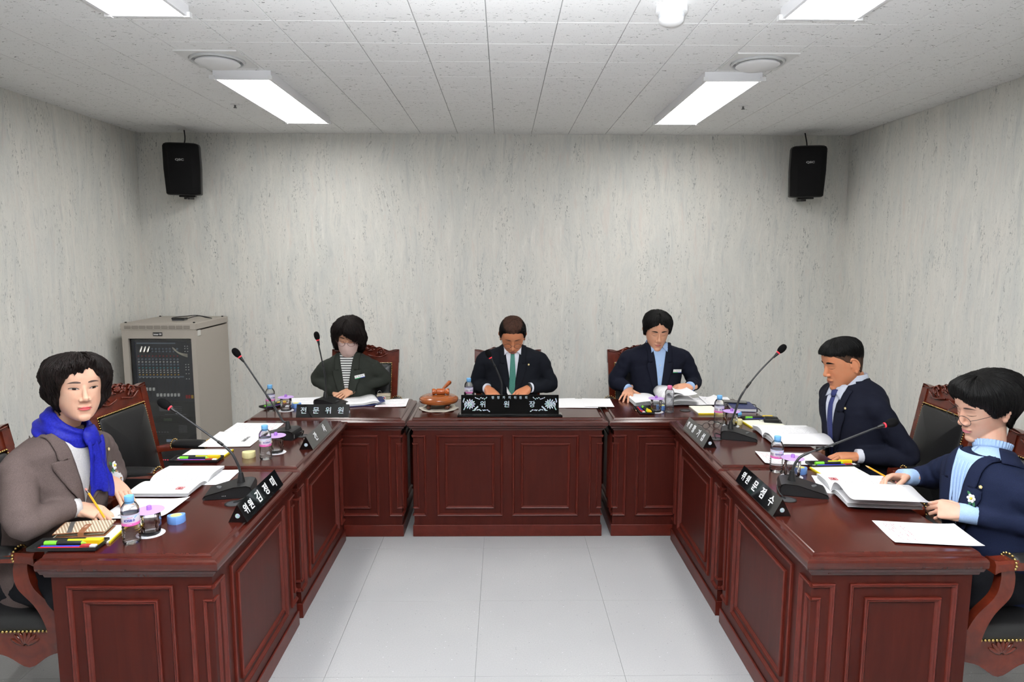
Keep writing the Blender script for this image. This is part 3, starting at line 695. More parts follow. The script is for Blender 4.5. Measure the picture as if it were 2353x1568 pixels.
# microphones
GOOSE=mat('gooseneck_metal',lin((44,45,47)),.35,.3)
MICS={
'LN' : [(-1.079, 2.73, 0.828), (-1.09, 2.73, 0.876), (-1.121, 2.73, 0.932), (-1.2, 2.73, 0.997), (-1.319, 2.73, 1.088), (-1.346, 2.73, 1.106), (-1.383, 2.73, 1.133)] ,
'L2' : [(-1.158, 3.6, 0.79), (-1.183, 3.6, 0.84), (-1.222, 3.6, 0.912), (-1.292, 3.6, 1.026), (-1.373, 3.6, 1.157), (-1.393, 3.6, 1.183), (-1.425, 3.6, 1.225)] ,
'R2' : [(1.232, 3.59, 0.8), (1.25, 3.59, 0.884), (1.281, 3.59, 0.98), (1.362, 3.59, 1.098), (1.451, 3.59, 1.197), (1.465, 3.59, 1.209), (1.493, 3.59, 1.24)] ,
'RN' : [(1.206, 2.74, 0.828), (1.221, 2.74, 0.877), (1.256, 2.74, 0.909), (1.389, 2.74, 0.959), (1.54, 2.74, 1.02), (1.575, 2.74, 1.032), (1.632, 2.74, 1.051)] ,
'BL' : [(-1.163, 4.4, 0.79), (-1.158, 4.4, 0.84), (-1.163, 4.4, 0.955), (-1.182, 4.4, 1.07), (-1.196, 4.4, 1.15), (-1.198, 4.4, 1.172), (-1.208, 4.4, 1.218)] ,
'C' : [(-0.011, 4.3, 0.79), (-0.011, 4.3, 0.916), (-0.039, 4.3, 0.995), (-0.067, 4.3, 1.052), (-0.073, 4.3, 1.061), (-0.078, 4.3, 1.072), (-0.087, 4.3, 1.09)] ,
}
def mic(key, rz, label, cable=None):
    P=[Vector(p) for p in MICS[key]]; b=Vector((P[0].x,P[0].y,ZT)); s=P[0]
    t=empty('gooseneck_microphone',b,rz,label,'microphone','gooseneck desk microphones'); Ri=Matrix.Rotation(-rz,3,'Z'); l=lambda p:Ri@(Vector(p)-b)
    # base: local -y is the low end that points at the sitter, neck socket at the origin
    def sec(x,ins): # side profile in y-z
        return [(x,.05-ins,.0),(x,.052-ins,.03),(x,.046-ins,.044-ins*.5),(x,.03,.05-ins*.6),(x,-.02,.047-ins*.6),(x,-.13+ins,.018-ins*.5),(x,-.138+ins,.008),(x,-.135+ins,0)]
    m=MB(); m.loft([sec(-.058,.006),sec(-.062,.0),sec(.062,.0),sec(.058,.006)]); m.build('base',BLK,t,angle=30)
    m=MB(); m.add([(-.045,.03,.0512),(.045,.03,.0512),(.045,-.02,.0486),(-.045,-.02,.0486)],[(0,1,2,3)]); 
    m=MB(); m.lathe([(.013,0),(.012,.003),(.002,.0035)],20,TR((0,-.085,.0305),(-.26,0,0))); m.build('talk_button',mat('button_grey',lin((66,68,70)),.4),t,angle=40)
    for q in range(3): MB().lathe([(.0016,0),(.0014,.0012)],8,TR((.0625,-.05-.006*q,.014),(0,PI/2,0))).build('port_light',WHITE,t)
    text_obj('logo','TOA',.009,WHITE,t,TR((.045,.0525,.018),(PI/2,PI/2,PI)),depth=.0003)
    z=s.z-ZT
    MB().lathe([(.0165,.045),(.0155,.055),(.0125,max(z-.012,.07)),(.0095,max(z,.085)),(.0085,max(z+.006,.09))],20).build('socket',BLK,t,angle=40)
    zz=max(z,.085)
    pts=smoothpts([l(s)*0+Vector((0,0,zz))]+[l(p) for p in P[1:6]],8)
    rr=[.0056 if k<len(pts)*.42 else .0042 for k in range(len(pts))]
    m=MB(); m.tube(pts,rr,10); m.build('gooseneck',GOOSE,t,smooth=True)
    k=len(pts)*5//10; MB().tube([pts[k-1],pts[k],pts[k+1]],.0062,10).build('joint_sleeve',BLK,t,smooth=True)
    d=(P[6]-P[5]).normalized(); q=(Ri@d).to_track_quat('Z','Y').to_matrix().to_4x4(); M=Matrix.Translation(l(P[5]))@q
    MB().lathe([(.004,-.03),(.006,-.02),(.0085,-.002),(.0092,.003)],16,M).build('capsule_holder',BLK,t,smooth=True)
    MB().lathe([(.0092,.003),(.0108,.004),(.0108,.0085),(.0095,.01)],18,M).build('light_ring',RED,t,smooth=True)
    MB().lathe([(.008,.009),(.013,.0125),(.0165,.021),(.0185,.034),(.0175,.047),(.0135,.057),(.007,.0625),(.001,.064)],22,M).build('windscreen',FOAM,t,smooth=True)
    if cable: MB().tube(smoothpts([l(p) for p in cable],8),.0032,8).build('cable',BLK,t,smooth=True)
mic('LN',-PI/2+.18,'gooseneck microphone leaning towards the woman in the blue scarf',[(-1.03,2.70,.77),(-1.012,2.66,.775),(-1.03,2.63,.765),(-1.07,2.62,.752)])
mic('L2',-PI/2-.1,'gooseneck microphone at the empty seat on the second left desk',[(-1.11,3.58,.77),(-1.08,3.57,.79),(-1.075,3.6,.785),(-1.09,3.62,.755)])
mic('BL',PI/2-.3,'gooseneck microphone in front of the woman in the face mask')
mic('C',0,'gooseneck microphone rising behind the long black name board')
mic('R2',PI/2-.32,'gooseneck microphone in front of the man in profile',[(1.18,3.58,.765),(1.15,3.585,.775),(1.14,3.565,.765),(1.145,3.56,.752)])
mic('RN',PI/2-.3,'gooseneck microphone leaning towards the woman with the pencil',[(1.16,2.72,.775),(1.13,2.70,.785),(1.125,2.66,.77),(1.145,2.65,.752)])
def grommet(x,y,label):
    t=empty('cable_grommet',(x,y,ZT),0,label,'cable grommet','round cable grommets in the desk tops')
    MB().lathe([(.034,.0),(.0345,.002),(.031,.0035),(.028,.002),(.028,0)],32).build('rim',BLK,t,angle=40)
    MB().lathe([(.028,.0),(.028,.0016),(.001,.0018)],28).build('cap_plate',mat('grommet_grey',lin((58,58,60)),.45),t,angle=40)
for a in ((-1.065,2.61,'cable grommet behind the name block on the near left desk'),(-1.09,3.625,'cable grommet beside the microphone on the second left desk'),(1.155,4.225,'cable grommet on the back right corner desk'),(1.143,3.557,'cable grommet beside the microphone on the second right desk'),(1.15,2.64,'cable grommet behind the name block on the near right desk')): grommet(*a)
# name blocks
PEARL=bpy.data.materials.new('mother_of_pearl')
def _p():
    nt,b=nodes_of(PEARL); vo=N(nt,'ShaderNodeTexVoronoi'); vo.inputs['Scale'].default_value=160; L(nt,coords(nt),vo.inputs['Vector']); s=N(nt,'ShaderNodeSeparateColor'); L(nt,vo.outputs['Color'],s.inputs[0])
    c=ramp(nt,s.outputs[0],[(0,lin((150,190,205))),(.3,lin((205,215,225))),(.55,lin((170,215,190))),(.75,lin((190,185,220))),(1,lin((225,220,225)))]); L(nt,c,b.inputs['Base Color']); b.inputs['Roughness'].default_value=.3; b.inputs['Coat Weight'].default_value=.5
_p()
WHT=mat('white_lettering',lin((240,242,244)),.45)
def name_block(loc, rz, Ln, words, label, m=WHT, flip=False, wd=.07, h=.068):
    """triangular prism; local -y side carries the writing, x along"""
    t=empty('name_block',loc,rz,label,'name block','black triangular name blocks')
    a=Ln/2; mb=MB(); mb.add([(-a,-wd/2,0),(a,-wd/2,0),(a,wd/2,0),(-a,wd/2,0),(-a,0,h),(a,0,h)],[(0,3,2,1),(0,1,5,4),(2,3,4,5),(1,2,5),(0,4,3)]); mb.build('block',BLKG,t)
    sl=math.atan2(h,wd/2)
    for (ch,x,size) in words:
        M=TR((x,-wd/4-.0008,h/2),(sl,0,0)); text_obj('letter',ch,size,m,t,M,.0007,.0005*size/.04)
    for s in (-1,1): MB().lathe([(.009,0),(.0085,.0012),(.001,.0014)],20,TR((s*a,0,h*.36),(0,s*PI/2,0))).build('pearl_inlay',PEARL,t)
    return t
name_block((-.976,2.628,ZT),PI/2,.415,[('위',-.165,.042),('원',-.115,.042),('김',-.035,.05),('정',.05,.05),('미',.135,.05)],'black name block with five white characters on the near left desk')
name_block((-.995,3.56,ZT),PI/2,.39,[('간',-.075,.048),('사',.09,.048)],'black name block with two characters on the second left desk')
name_block((-1.095,4.085,ZT),0,.318,[('전',-.115,.044),('문',-.04,.044),('위',.035,.044),('원',.11,.044)],'black name block with four characters in front of the woman in the face mask',PEARL,wd=.065,h=.074)
name_block((1.06,3.585,ZT),-PI/2,.395,[('위',-.155,.034),('원',-.105,.034),('황',-.045,.046),('기',.045,.046),('섭',.125,.046)],'black name block with five characters in front of the man in profile')
name_block((1.055,2.672,ZT),-PI/2,.415,[('위',-.16,.04),('원',-.11,.04),('문',-.03,.048),('점',.055,.048),('수',.14,.048)],'black name block with five white characters on the near right desk')
def name_board():
    t=empty('name_board',(.042,4.088,ZT),0,'long black lacquer name board with mother-of-pearl flowers on the middle desk','name board')
    m=MB(); m.rectloft([(-.318,.318,-.034,.04,0),(-.32,.32,-.036,.042,.004),(-.318,.318,-.034,.04,.012),(-.308,.308,-.024,.03,.016)]); m.build('base',BLKG,t)
    M=TR((0,-.012,.014),(-.2,0,0)); m=MB(); m.box(-.298,.298,-.006,.006,0,.118,M,b=.002); m.build('plate',BLKG,t)
    F=lambda x,z:M@Matrix.Translation((x,-.0066,z))@Matrix.Rotation(PI/2,4,'X')
    for ch,x in zip('위원장',(-.165,-.02,.135)): text_obj('letter',ch,.042,PEARL,t,F(x,.058),.0006,.0004)
    for k,ch in enumerate('행정자치위원회'): text_obj('small_letter',ch,.019,PEARL,t,F(-.105+.034*k,.1),.0005,.0001)
    for s in (-1,1):
        m=MB(); rnd=random.Random(3)
        def leaf(x,z,l,wd,a): 
            n=8; q=[(l*math.cos(PI*2*i/n)*.5,wd*math.sin(PI*2*i/n)*(1-.3*math.cos(PI*2*i/n))) for i in range(n)]
            Mx=F(s*x,z)@Matrix.Rotation(a if s>0 else PI-a,4,'Z'); m.prism(q,0,.0008,Mx)
        for rr,n,l in ((.008,6,.012),(.017,9,.014),(.026,12,.015)):
            for i in range(n): a=2*PI*i/n+rr*60; leaf(.245+rr*math.cos(a)*1.05,.062+rr*math.sin(a)*.95,l,.0042,a)
        for i in range(9): leaf(.225-.012*i+rnd.uniform(-.003,.003),.022+rnd.uniform(-.004,.006),.014,.003,rnd.uniform(-.7,.7))
        for i in range(7): leaf(.21-.011*i,.1-.004*(i%3),.013,.0026,.5-.25*i)
        for i in range(8): leaf(.285-rnd.uniform(0,.012),.03+.009*i,.011,.0035,rnd.uniform(0,3))
        for i in range(4): leaf(.215-.006*i,.03+.005*i,.012,.004,1.2+.2*i)
        m.build('flower_inlay',PEARL,t)['kind']='stuff'
name_board()
# gavel, sounding block, doily
def doily():
    m=MB(); 
    def md(a): return 1+.05*math.cos(8*a)+.018*abs(math.cos(40*a))
    n=160; rings=[]
    for r,z in ((.001,.002),(.07,.002),(.1,.002),(.112,.0025),(.118,.0035),(.12,.002),(.118,.0005),(.1,0),(.001,0)):
        rings.append([(r*(md(2*PI*i/n) if r>.09 else 1)*math.cos(2*PI*i/n),r*(md(2*PI*i/n) if r>.09 else 1)*math.sin(2*PI*i/n),z+(.0025*math.cos(8*2*PI*i/n) if r>.1 else 0)+.0025) for i in range(n)])
    m.loft(rings); cm=bpy.data.materials.new('cream_crochet'); nt,b=nodes_of(cm); b.inputs['Base Color'].default_value=(*lin((226,220,205)),1); b.inputs['Roughness'].default_value=.9; bump(nt,b,noise(nt,coords(nt),420,1),.8,.003)
    tag(m.build('doily',cm,None,smooth=True,loc=(-.412,4.29,ZT)),'cream crochet doily under the round gavel stand','doily')
doily()
t=empty('sounding_block',(-.412,4.30,ZT+.005),0,'round wooden sounding block on ball feet, under the gavel','sounding block')
MB().lathe([(.001,.036),(.1,.036),(.118,.04),(.124,.05),(.125,.06),(.122,.068),(.112,.072),(.11,.075),(.1,.079),(.085,.08),(.078,.084),(.06,.086),(.055,.084),(.05,.086),(.001,.086)],56).build('block_disc',WOODG,t,angle=40)
for k in range(4):
    a=PI/4+k*PI/2; MB().lathe([(.004,0),(.013,.004),(.0175,.014),(.0165,.024),(.011,.031),(.01,.037)],18,TR((.082*math.cos(a),.082*math.sin(a),0))).build('ball_foot',mat('foot_wood',lin((78,40,24)),.3),t,smooth=True)
t=empty('gavel',(-.398,4.285,ZT+.091),.08,'turned wooden gavel lying on the sounding block','gavel')
GV=m_wood('gavel_head_wood',lin((150,72,30)),lin((178,92,42)),.2,(18,5,5),.5)
MB().lathe([(.001,-.055),(.016,-.055),(.02,-.052),(.021,-.044),(.019,-.037),(.0145,-.031),(.0145,-.028),(.019,-.025),(.0205,-.022),(.0205,.022),(.019,.025),(.0145,.028),(.0145,.031),(.019,.037),(.021,.044),(.02,.052),(.016,.055),(.001,.055)],24,TR((0,0,.021),(0,PI/2,0))).build('head',GV,t,angle=40)
MB().lathe([(.007,0),(.0075,.03),(.009,.06),(.012,.1),(.0125,.13),(.0145,.15),(.0145,.165),(.01,.175),(.002,.178)],16,TR((0,.012,.021),(-PI/2+.17,0,.35*-1))).build('handle',GV,t,angle=40)
# ---- paper
def m_print(name, kind, ink=(.16,.16,.18)):
    m=bpy.data.materials.new(name); nt,b=nodes_of(m); v=coords(nt); s=N(nt,'ShaderNodeSeparateXYZ'); L(nt,v,s.inputs[0]); X,Y=s.outputs[0],s.outputs[1]
    pitch=.0085; fr=mathn(nt,'FRACT',mathn(nt,'DIVIDE',Y,pitch)); row=mathn(nt,'FLOOR',mathn(nt,'DIVIDE',Y,pitch))
    line=mathn(nt,'LESS_THAN',fr,.3)
    cb=N(nt,'ShaderNodeCombineXYZ'); L(nt,mathn(nt,'MULTIPLY',X,330),cb.inputs[0]); L(nt,mathn(nt,'MULTIPLY',row,3.7),cb.inputs[1])
    g=mathn(nt,'GREATER_THAN',noise(nt,cb.outputs[0],1.0,1),.48)
    cb2=N(nt,'ShaderNodeCombineXYZ'); L(nt,mathn(nt,'MULTIPLY',X,9),cb2.inputs[0]); L(nt,mathn(nt,'MULTIPLY',row,1.3),cb2.inputs[1])
    g2=mathn(nt,'GREATER_THAN',noise(nt,cb2.outputs[0],1.0,1),.5 if kind!='dense' else .36)
    k=mathn(nt,'MULTIPLY',mathn(nt,'MULTIPLY',line,g),g2)
    for ax,lim in ((X,.085),(Y,.118)):
        k=mathn(nt,'MULTIPLY',k,mathn(nt,'LESS_THAN',mathn(nt,'ABSOLUTE',ax),lim))
    c=mix(nt,mathn(nt,'MULTIPLY',k,.55),lin((246,246,249)),ink)
    if kind=='red':
        rk=mathn(nt,'MULTIPLY',k,mathn(nt,'GREATER_THAN',Y,.05)); c=mix(nt,rk,c,lin((225,60,90)))
    L(nt,c,b.inputs['Base Color']); b.inputs['Roughness'].default_value=.8; b.inputs['Specular IOR Level'].default_value=.15; return m
PRT=m_print('printed_page','text'); PRR=m_print('printed_page_red','red'); PRD=m_print('printed_page_dense','dense',(.25,.25,.3))
DKI=mat('print_black',lin((40,40,44)),.7); REDI=mat('stamp_red',lin((190,60,70)),.7)
def rz_of(seat): return {'L':-PI/2,'R':PI/2,'B':PI}[seat]
def sheet(x,y,seat,label,w=.21,h=.297,da=0,z=0.0,m=PRT,curl=.004,seed=0,thick=.0004,name='paper_sheet',cat='paper',group='loose papers on the desks',marks=None):
    rnd=random.Random(seed); a,b_,c=rnd.uniform(-1,1),rnd.uniform(-1,1),rnd.uniform(0,6)
    def f(u,v):
        X=(u-.5)*w; Y=(v-.5)*h; cz=curl*(abs(u-.5)*2)**3*max(0,a*(u-.5)*2+.3)+curl*(abs(v-.5)*2)**3*max(0,b_*(v-.5)*2+.2)+.0007*(1+math.sin(u*4+c)*math.sin(v*3+c)); return (X,Y,cz+thick)
    mb=MB(); mb.grid(f,12,14,thick); o=mb.build(name,m,None,smooth=False,loc=(x,y,ZT+.0006+z),rot=(0,0,rz_of(seat)+da)); tag(o,label,cat,group)
    for (kind,mx,my,*r) in (marks or []):
        if kind=='stamp':
            s=r[0]; q=MB()
            for (x0,x1,y0,y1) in ((-1,1,.8,1),(-1,1,-1,-.8),(-1,-.8,-1,1),(.8,1,-1,1),(-.6,-.4,-.6,.6),(-.6,.6,.4,.6),(.4,.6,-.5,.6),(-.2,.2,-.6,-.4),(-.1,.1,-.6,.2),(-.3,.6,-.2,0)): q.box(mx+x0*s,mx+x1*s,my+y0*s,my+y1*s,thick+.0022,thick+.0024)
            q.build('red_seal',REDI,o)['kind']='stuff'
        else:
            text_obj('printed_heading',kind,r[0],DKI,o,TR((mx,my,thick+.002)),.0001,.0003)
    return o
def booklet(x,y,seat,label,w=.36,h=.25,da=0,z=0.0,lift=.012,thick=.006,m=PRT,pages=(),shift=0,marks=None):
    """open booklet, spine along local y; optional turned pages given as profiles [(x,z)...]"""
    t=empty('open_booklet',(x,y,ZT+.0006+z),rz_of(seat)+da,label,'booklet','open booklets')
    def prof(X,s): 
        u=min(1,abs(X)/(w/2)); return thick+lift*(u*2.2)*math.exp(1-u*2.2)*(1 if u>0 else 0)-.9*thick*math.exp(-u*18)
    for s,nm in ((-1,'page_block'),(1,'page_block')):
        mb=MB(); mb.grid(lambda u,v:(s*w/2*u,(v-.5)*h,prof(s*w/2*u,s)) if s>0 else (-w/2*(1-u),(v-.5)*h,prof(w/2*(1-u),s)),16,4,.0012)
        o=mb.build('top_page',m,t)
        mb=MB(); 
        for q in range(3):
            k=(q+1)/4.2; mb.grid(lambda u,v,k=k:((s*(w/2+.002*q)*u) if s>0 else (-(w/2+.002*q)*(1-u)),(v-.5)*(h-.002*q),prof(w/2*(u if s>0 else 1-u),s)*(1-k)+.0006),14,3,.0005)
        mb.build('page_layers',PAPER,t)['kind']='stuff'
    for pr in pages:
        pp=smoothpts([(px,0,pz) for px,pz in pr],6); n=len(pp)-1
        mb=MB(); mb.grid(lambda u,v:(pp[round(u*n)].x,(v-.5)*h,pp[round(u*n)].z),n,3,.0005); mb.build('turned_page',m,t,smooth=True)
    for (kind,mx,my,*r) in (marks or []):
        zz=prof(mx,1)+.0008
        if kind=='stamp':
            s=r[0]; q=MB()
            for (x0,x1,y0,y1) in ((-1,1,.8,1),(-1,1,-1,-.8),(-1,-.8,-1,1),(.8,1,-1,1),(-.6,-.4,-.6,.6),(-.6,.6,.4,.6),(.4,.6,-.5,.6),(-.2,.2,-.6,-.4),(-.1,.1,-.6,.2),(-.3,.6,-.2,0)): q.box(mx+x0*s,mx+x1*s,my+y0*s,my+y1*s,zz,zz+.0004)
            q.build('red_seal',REDI,t)['kind']='stuff'
        else: text_obj('printed_heading',kind,r[0],DKI,t,TR((mx,my,zz)),.0001,.0003)
    return t
# near left desk
booklet(-1.40,2.862,'L','open booklet with a red seal lying in front of the woman in the blue scarf',.365,.25,z=.001,lift=.016,marks=[('stamp',.13,.07,.015)])
sheet(-1.262,2.93,'L','paper sheet showing from under the booklet on the near left desk',.2,.14,.05,0,PRD,.002,3)
sheet(-1.385,2.552,'L','printed cover sheet under the hand that holds a pencil, near left desk',.225,.25,.0,0,PAPER,.014,5,marks=[('예산안 심사자료',.02,-.06,.016),('회 의',-.04,.09,.012)])
# second left desk
sheet(-1.412,3.805,'L','sheet with red print at the far end of the second left desk',.19,.27,0,0,PRR,.003,7)
sheet(-1.43,3.555,'L','white cover sheet with a boxed title on the second left desk',.29,.26,.03,0,PAPER,.006,9,marks=[('의사일정안',.0,.06,.022)])
# back left desk
sheet(-1.33,4.485,'B','printed sheet left of the microphone on the back left corner desk',.21,.28,.2,0,PRT,.003,11)
sheet(-1.15,4.47,'B','printed sheet under the hands of the woman in the face mask',.21,.2,-.05,.001,PRT,.003,12)
sheet(-.735,4.45,'B','printed sheet with a red line beside the beige box, back left corner desk',.2,.25,.05,0,PRR,.004,13)
# middle desk
sheet(.40,4.44,'B','left sheet of the overlapping papers right of the name board',.21,.27,.1,0,PAPER,.003,15)
sheet(.515,4.435,'B','middle sheet of the overlapping papers right of the name board',.21,.28,-.06,.0012,PAPER,.003,16)
sheet(.63,4.445,'B','rightmost sheet of the overlapping papers, reaching over onto the corner desk',.19,.27,-.04,.0024,PAPER,.003,17)
sheet(-.06,4.47,'B','sheet under the right hand of the man in the green tie',.24,.2,0,0,PRT,.002,18)
sheet(.22,4.48,'B','sheet under the left hand of the man in the green tie',.22,.2,.06,.0012,PRT,.002,19)
t=booklet(.1,4.47,'B','folded document with a raised page in the hands of the man in the green tie',.24,.2,0,.0022,.004,.002,PRT,pages=[[(0,.002),(.03,.02),(.055,.05),(.075,.085)],[(0,.002),(-.04,.022),(-.09,.02),(-.12,.012)]])
# back right desk
booklet(1.06,4.47,'B','open booklet with a page being turned by the young man in the blue shirt',.42,.26,.06,.001,.03,.008,PRT,pages=[[(0,.008),(-.03,.05),(-.07,.075),(-.12,.07),(-.17,.075),(-.2,.082)],[(0,.008),(.02,.05),(-.0,.085),(-.05,.092),(-.11,.078)]])
sheet(1.365,4.475,'B','sheet with a printed heading to the right of the turned booklet, back right corner desk',.22,.27,.12,.001,PAPER,.02,21,marks=[('업무보고서',.0,-.09,.014),('일 정 표',-.03,.08,.013)])
sheet(1.445,4.49,'B','plain sheet reaching towards the blue notebook, back right corner desk',.2,.25,-.05,0,PRD,.006,22)
# second right desk
booklet(1.555,3.575,'R','open booklet in front of the man in profile',.37,.3,-.05,.0005,.02,.01,PRD,pages=[[(0,.01),(-.03,.035),(-.09,.045),(-.15,.04),(-.2,.02)],[(0,.01),(.03,.032),(.09,.036),(.17,.022)]])
# near right desk
sheet(1.385,3.195,'R','printed sheet with red lines at the far end of the near right desk',.2,.27,-.12,0,PRR,.004,25)
booklet(1.50,2.70,'R','open booklet with a red seal held by the woman with the pencil',.36,.28,-.12,.004,.02,.008,PRT,pages=[[(0,.008),(-.03,.05),(-.08,.062),(-.14,.055),(-.2,.05),(-.24,.056)]],marks=[('stamp',.09,.1,.016)])
sheet(1.475,2.79,'R','white stack of paper under the sealed booklet on the near right desk',.22,.26,-.25,0,PAPER,.001,26,thick=.004)
sheet(1.50,2.298,'R','printed sheet with red lines at the near end of the near right desk',.205,.285,-.14,0,PRR,.004,28)
# notepads
YEL=mat('pad_yellow',lin((238,214,40)),.6); CREAM=mat('pad_cream',lin((250,248,232)),.75)
def pad(x,y,seat,label,da=0,w=.15,h=.21):
    t=empty('notepad',(x,y,ZT+.0004),rz_of(seat)+da,label,'notepad','cream notepads with yellow binding')
    MB().box(-w/2,w/2,-h/2,h/2,0,.007,b=.0006).build('page_stack',CREAM,t)
    MB().box(-w/2-.001,w/2+.001,h/2-.004,h/2+.0015,0,.0076,b=.0005).build('binding',YEL,t)
    MB().box(-w/2-.0015,-w/2+.0005,-h/2,h/2,0,.004).build('cover_edge',YEL,t)
    text_obj('footer_print','WONJU',.006,mat('pad_ink',lin((190,188,170)),.7),t,TR((0,-h/2+.018,.0072)),.0001)
pad(-1.452,2.30,'L','notepad under the phone wallet on the near left desk',.12); pad(-1.46,3.275,'L','notepad behind the pencil tray on the second left desk',.0)
pad(1.285,4.23,'B','notepad right of the grommet on the back right corner desk',.02); pad(1.52,3.875,'R','notepad under the black card case on the second right desk',.05); pad(1.53,2.975,'R','notepad on the near right desk beside the sealed booklet',.05)
# stamp pads (blue with yellow, or cream)
def stamp_pad(x,y,rz,label,col):
    t=empty('finger_moistener',(x,y,ZT),rz,label,'stamp pad','shield-shaped stamp pads')
    def sh(k,z): 
        return [(k*px,k*py,z) for px,py in [(-.03,.018),(-.02,.0235),(0,.0255),(.02,.0235),(.03,.018),(.031,.006),(.024,-.01),(.012,-.021),(0,-.026),(-.012,-.021),(-.024,-.01),(-.031,.006)]]
    m=MB(); m.loft([sh(1,0),sh(1.02,.004),sh(1.0,.026),sh(.96,.028)]); m.build('pad_case',col,t,angle=40)
    m=MB(); m.lathe([(.0185,.028),(.0175,.0295),(.001,.0298)],24,TR((0,.003,0),(0,0,0),(1.05,.85,1))); m.build('sponge',mat('sponge_yellow',lin((246,236,130)),.8) if col is not CRB else col,t,angle=40)
BLB=mat('pad_case_blue',lin((110,155,222)),.4); CRB=mat('pad_case_cream',lin((240,230,170)),.5)
stamp_pad(-1.2,2.42,.4,'blue shield-shaped stamp pad on the near left desk',BLB); stamp_pad(-1.235,3.235,.3,'cream shield-shaped stamp pad on the second left desk',CRB)
stamp_pad(-1.335,4.325,0,'blue shield-shaped stamp pad behind the glass on the back left corner desk',BLB); stamp_pad(1.012,4.255,0,'blue shield-shaped stamp pad behind the glass on the back right corner desk',BLB)
stamp_pad(1.372,3.88,.2,'cream shield-shaped stamp pad on the second right desk',CRB); stamp_pad(1.345,2.975,-.3,'blue shield-shaped stamp pad on the near right desk',BLB)
# pencil trays and what lies in them
def tray(x,y,rz,where,w=.225,d=.085,few=False,lid=False):
    t=empty('pencil_tray',(x,y,ZT),rz,'black pencil tray '+where,'pencil tray','black pencil trays')
    m=MB(); m.rectloft([(-w/2+.006,w/2-.006,-d/2+.006,d/2-.006,0),(-w/2,w/2,-d/2,d/2,.004),(-w/2,w/2,-d/2,d/2,.015),(-w/2+.003,w/2-.003,-d/2+.003,d/2-.003,.015),(-w/2+.007,w/2-.007,-d/2+.007,d/2-.007,.004)]); m.build('tray_shell',BLK,t)
    G='writing things in the pencil trays'; R3=Matrix.Rotation(rz,3,'Z')
    def pen(nm,lb,cat,px,py,ln,r,col,tipc,da=0,cap=None):
        p=R3@Vector((px,py,0)); o=empty(nm,(x+p.x,y+p.y,ZT+.0045+r),rz+da,lb+' in the pencil tray '+where,cat,G)
        MB().lathe([(r*.8,-ln/2),(r,-ln/2+.002),(r,ln/2-.016),(r*.9,ln/2-.014)],12,TR((0,0,0),(0,PI/2,0))).build('barrel',col,o,angle=40)
        MB().lathe([(r*.85,ln/2-.016),(r*.7,ln/2-.008),(r*.2,ln/2)],12,TR((0,0,0),(0,PI/2,0))).build('tip',tipc,o,angle=40)
        if cap: MB().lathe([(r*1.08,-ln/2-.001),(r*1.12,-ln/2+.002),(r*1.1,-ln/2+.04)],12,TR((0,0,0),(0,PI/2,0))).build('pen_cap',cap,o,angle=40)
    pen('ballpoint_pen','red ballpoint pen','pen',-.008,-.028,.15,.0042,mat('pen_red',lin((215,30,36)),.35),mat('pen_redtip',lin((160,16,20)),.4))
    pen('ballpoint_pen','blue ballpoint pen','pen',-.006,-.017,.15,.0042,mat('pen_blue',lin((48,60,190)),.35),mat('pen_bluetip',lin((20,30,120)),.4))
    pen('highlighter','green highlighter','highlighter',-.012,.004,.135,.0075,mat('hl_body',lin((28,30,30)),.4),mat('hl_green',lin((150,225,60)),.4),cap=mat('hl_green2',lin((120,205,60)),.4))
    if not few: pen('highlighter','yellow highlighter','highlighter',.012,.02,.13,.0075,mat('hl_yellow',lin((215,232,50)),.4),BLK,cap=mat('hl_body2',lin((30,32,32)),.4))
    p=R3@Vector((w/2-.038,.016,0)); o=empty('glue_tape',(x+p.x,y+p.y,ZT+.0045),rz,'yellow correction tape in the pencil tray '+where,'correction tape',G)
    MB().prism([(-.03,-.012),(.024,-.012),(.03,0),(.028,.012),(-.03,.012)],0,.016).build('case',mat('tape_yellow',lin((246,205,30)),.4),o); MB().box(-.028,.018,-.013,.013,.0,.006,b=.001).build('case_band',mat('tape_orange',lin((226,160,20)),.4),o)
    p=R3@Vector((w/2-.037,-.019,0)); o=empty('eraser',(x+p.x,y+p.y,ZT+.0045),rz,'white eraser in the pencil tray '+where,'eraser',G)
    MB().box(-.022,.026,-.008,.008,0,.011,b=.002).build('rubber',WHITE,o); MB().box(-.024,.008,-.0085,.0085,-.0002,.0115,b=.001).build('sleeve',mat('eraser_sleeve',lin((150,40,44)),.5),o)
tray(-1.462,2.212,.02,'on the near left desk'); tray(-1.463,3.182,0,'on the second left desk')
tray(-1.475,4.36,.9,'behind the bottle on the back left corner desk',.19,.085,True); tray(.893,4.21,-PI/2,'on the back right corner desk',.19,.088)
tray(1.535,3.985,.03,'on the second right desk',.2,.07,True); tray(1.545,3.085,.05,'on the near right desk',.225,.075)
def pencil(name,label,a,b_,col=mat('pencil_yellow',lin((240,170,40)),.4),ferr=True):
    a,b_=Vector(a),Vector(b_); t=empty(name,a,0,label,'pencil'); d=b_-a; l=d.length; q=d.to_track_quat('Z','Y').to_matrix().to_4x4()
    MB().lathe([(.0038,.018),(.0038,l-.022)],6,q).build('barrel',col,t); MB().lathe([(.0005,.002),(.0038,.018)],10,q).build('sharpened_wood',mat('pencil_wood',lin((220,180,130)),.6),t)
    MB().lathe([(.0002,0),(.001,.004)],8,q).build('lead',BLK,t)
    if ferr: MB().lathe([(.004,l-.022),(.004,l-.01)],10,q).build('ferrule',mat('ferrule_dark',lin((60,50,46)),.3,.6),t); MB().lathe([(.0037,l-.01),(.0035,l-.002),(.002,l)],10,q).build('rubber_end',mat('rubber_pink',lin((222,140,130)),.7),t)
    return t
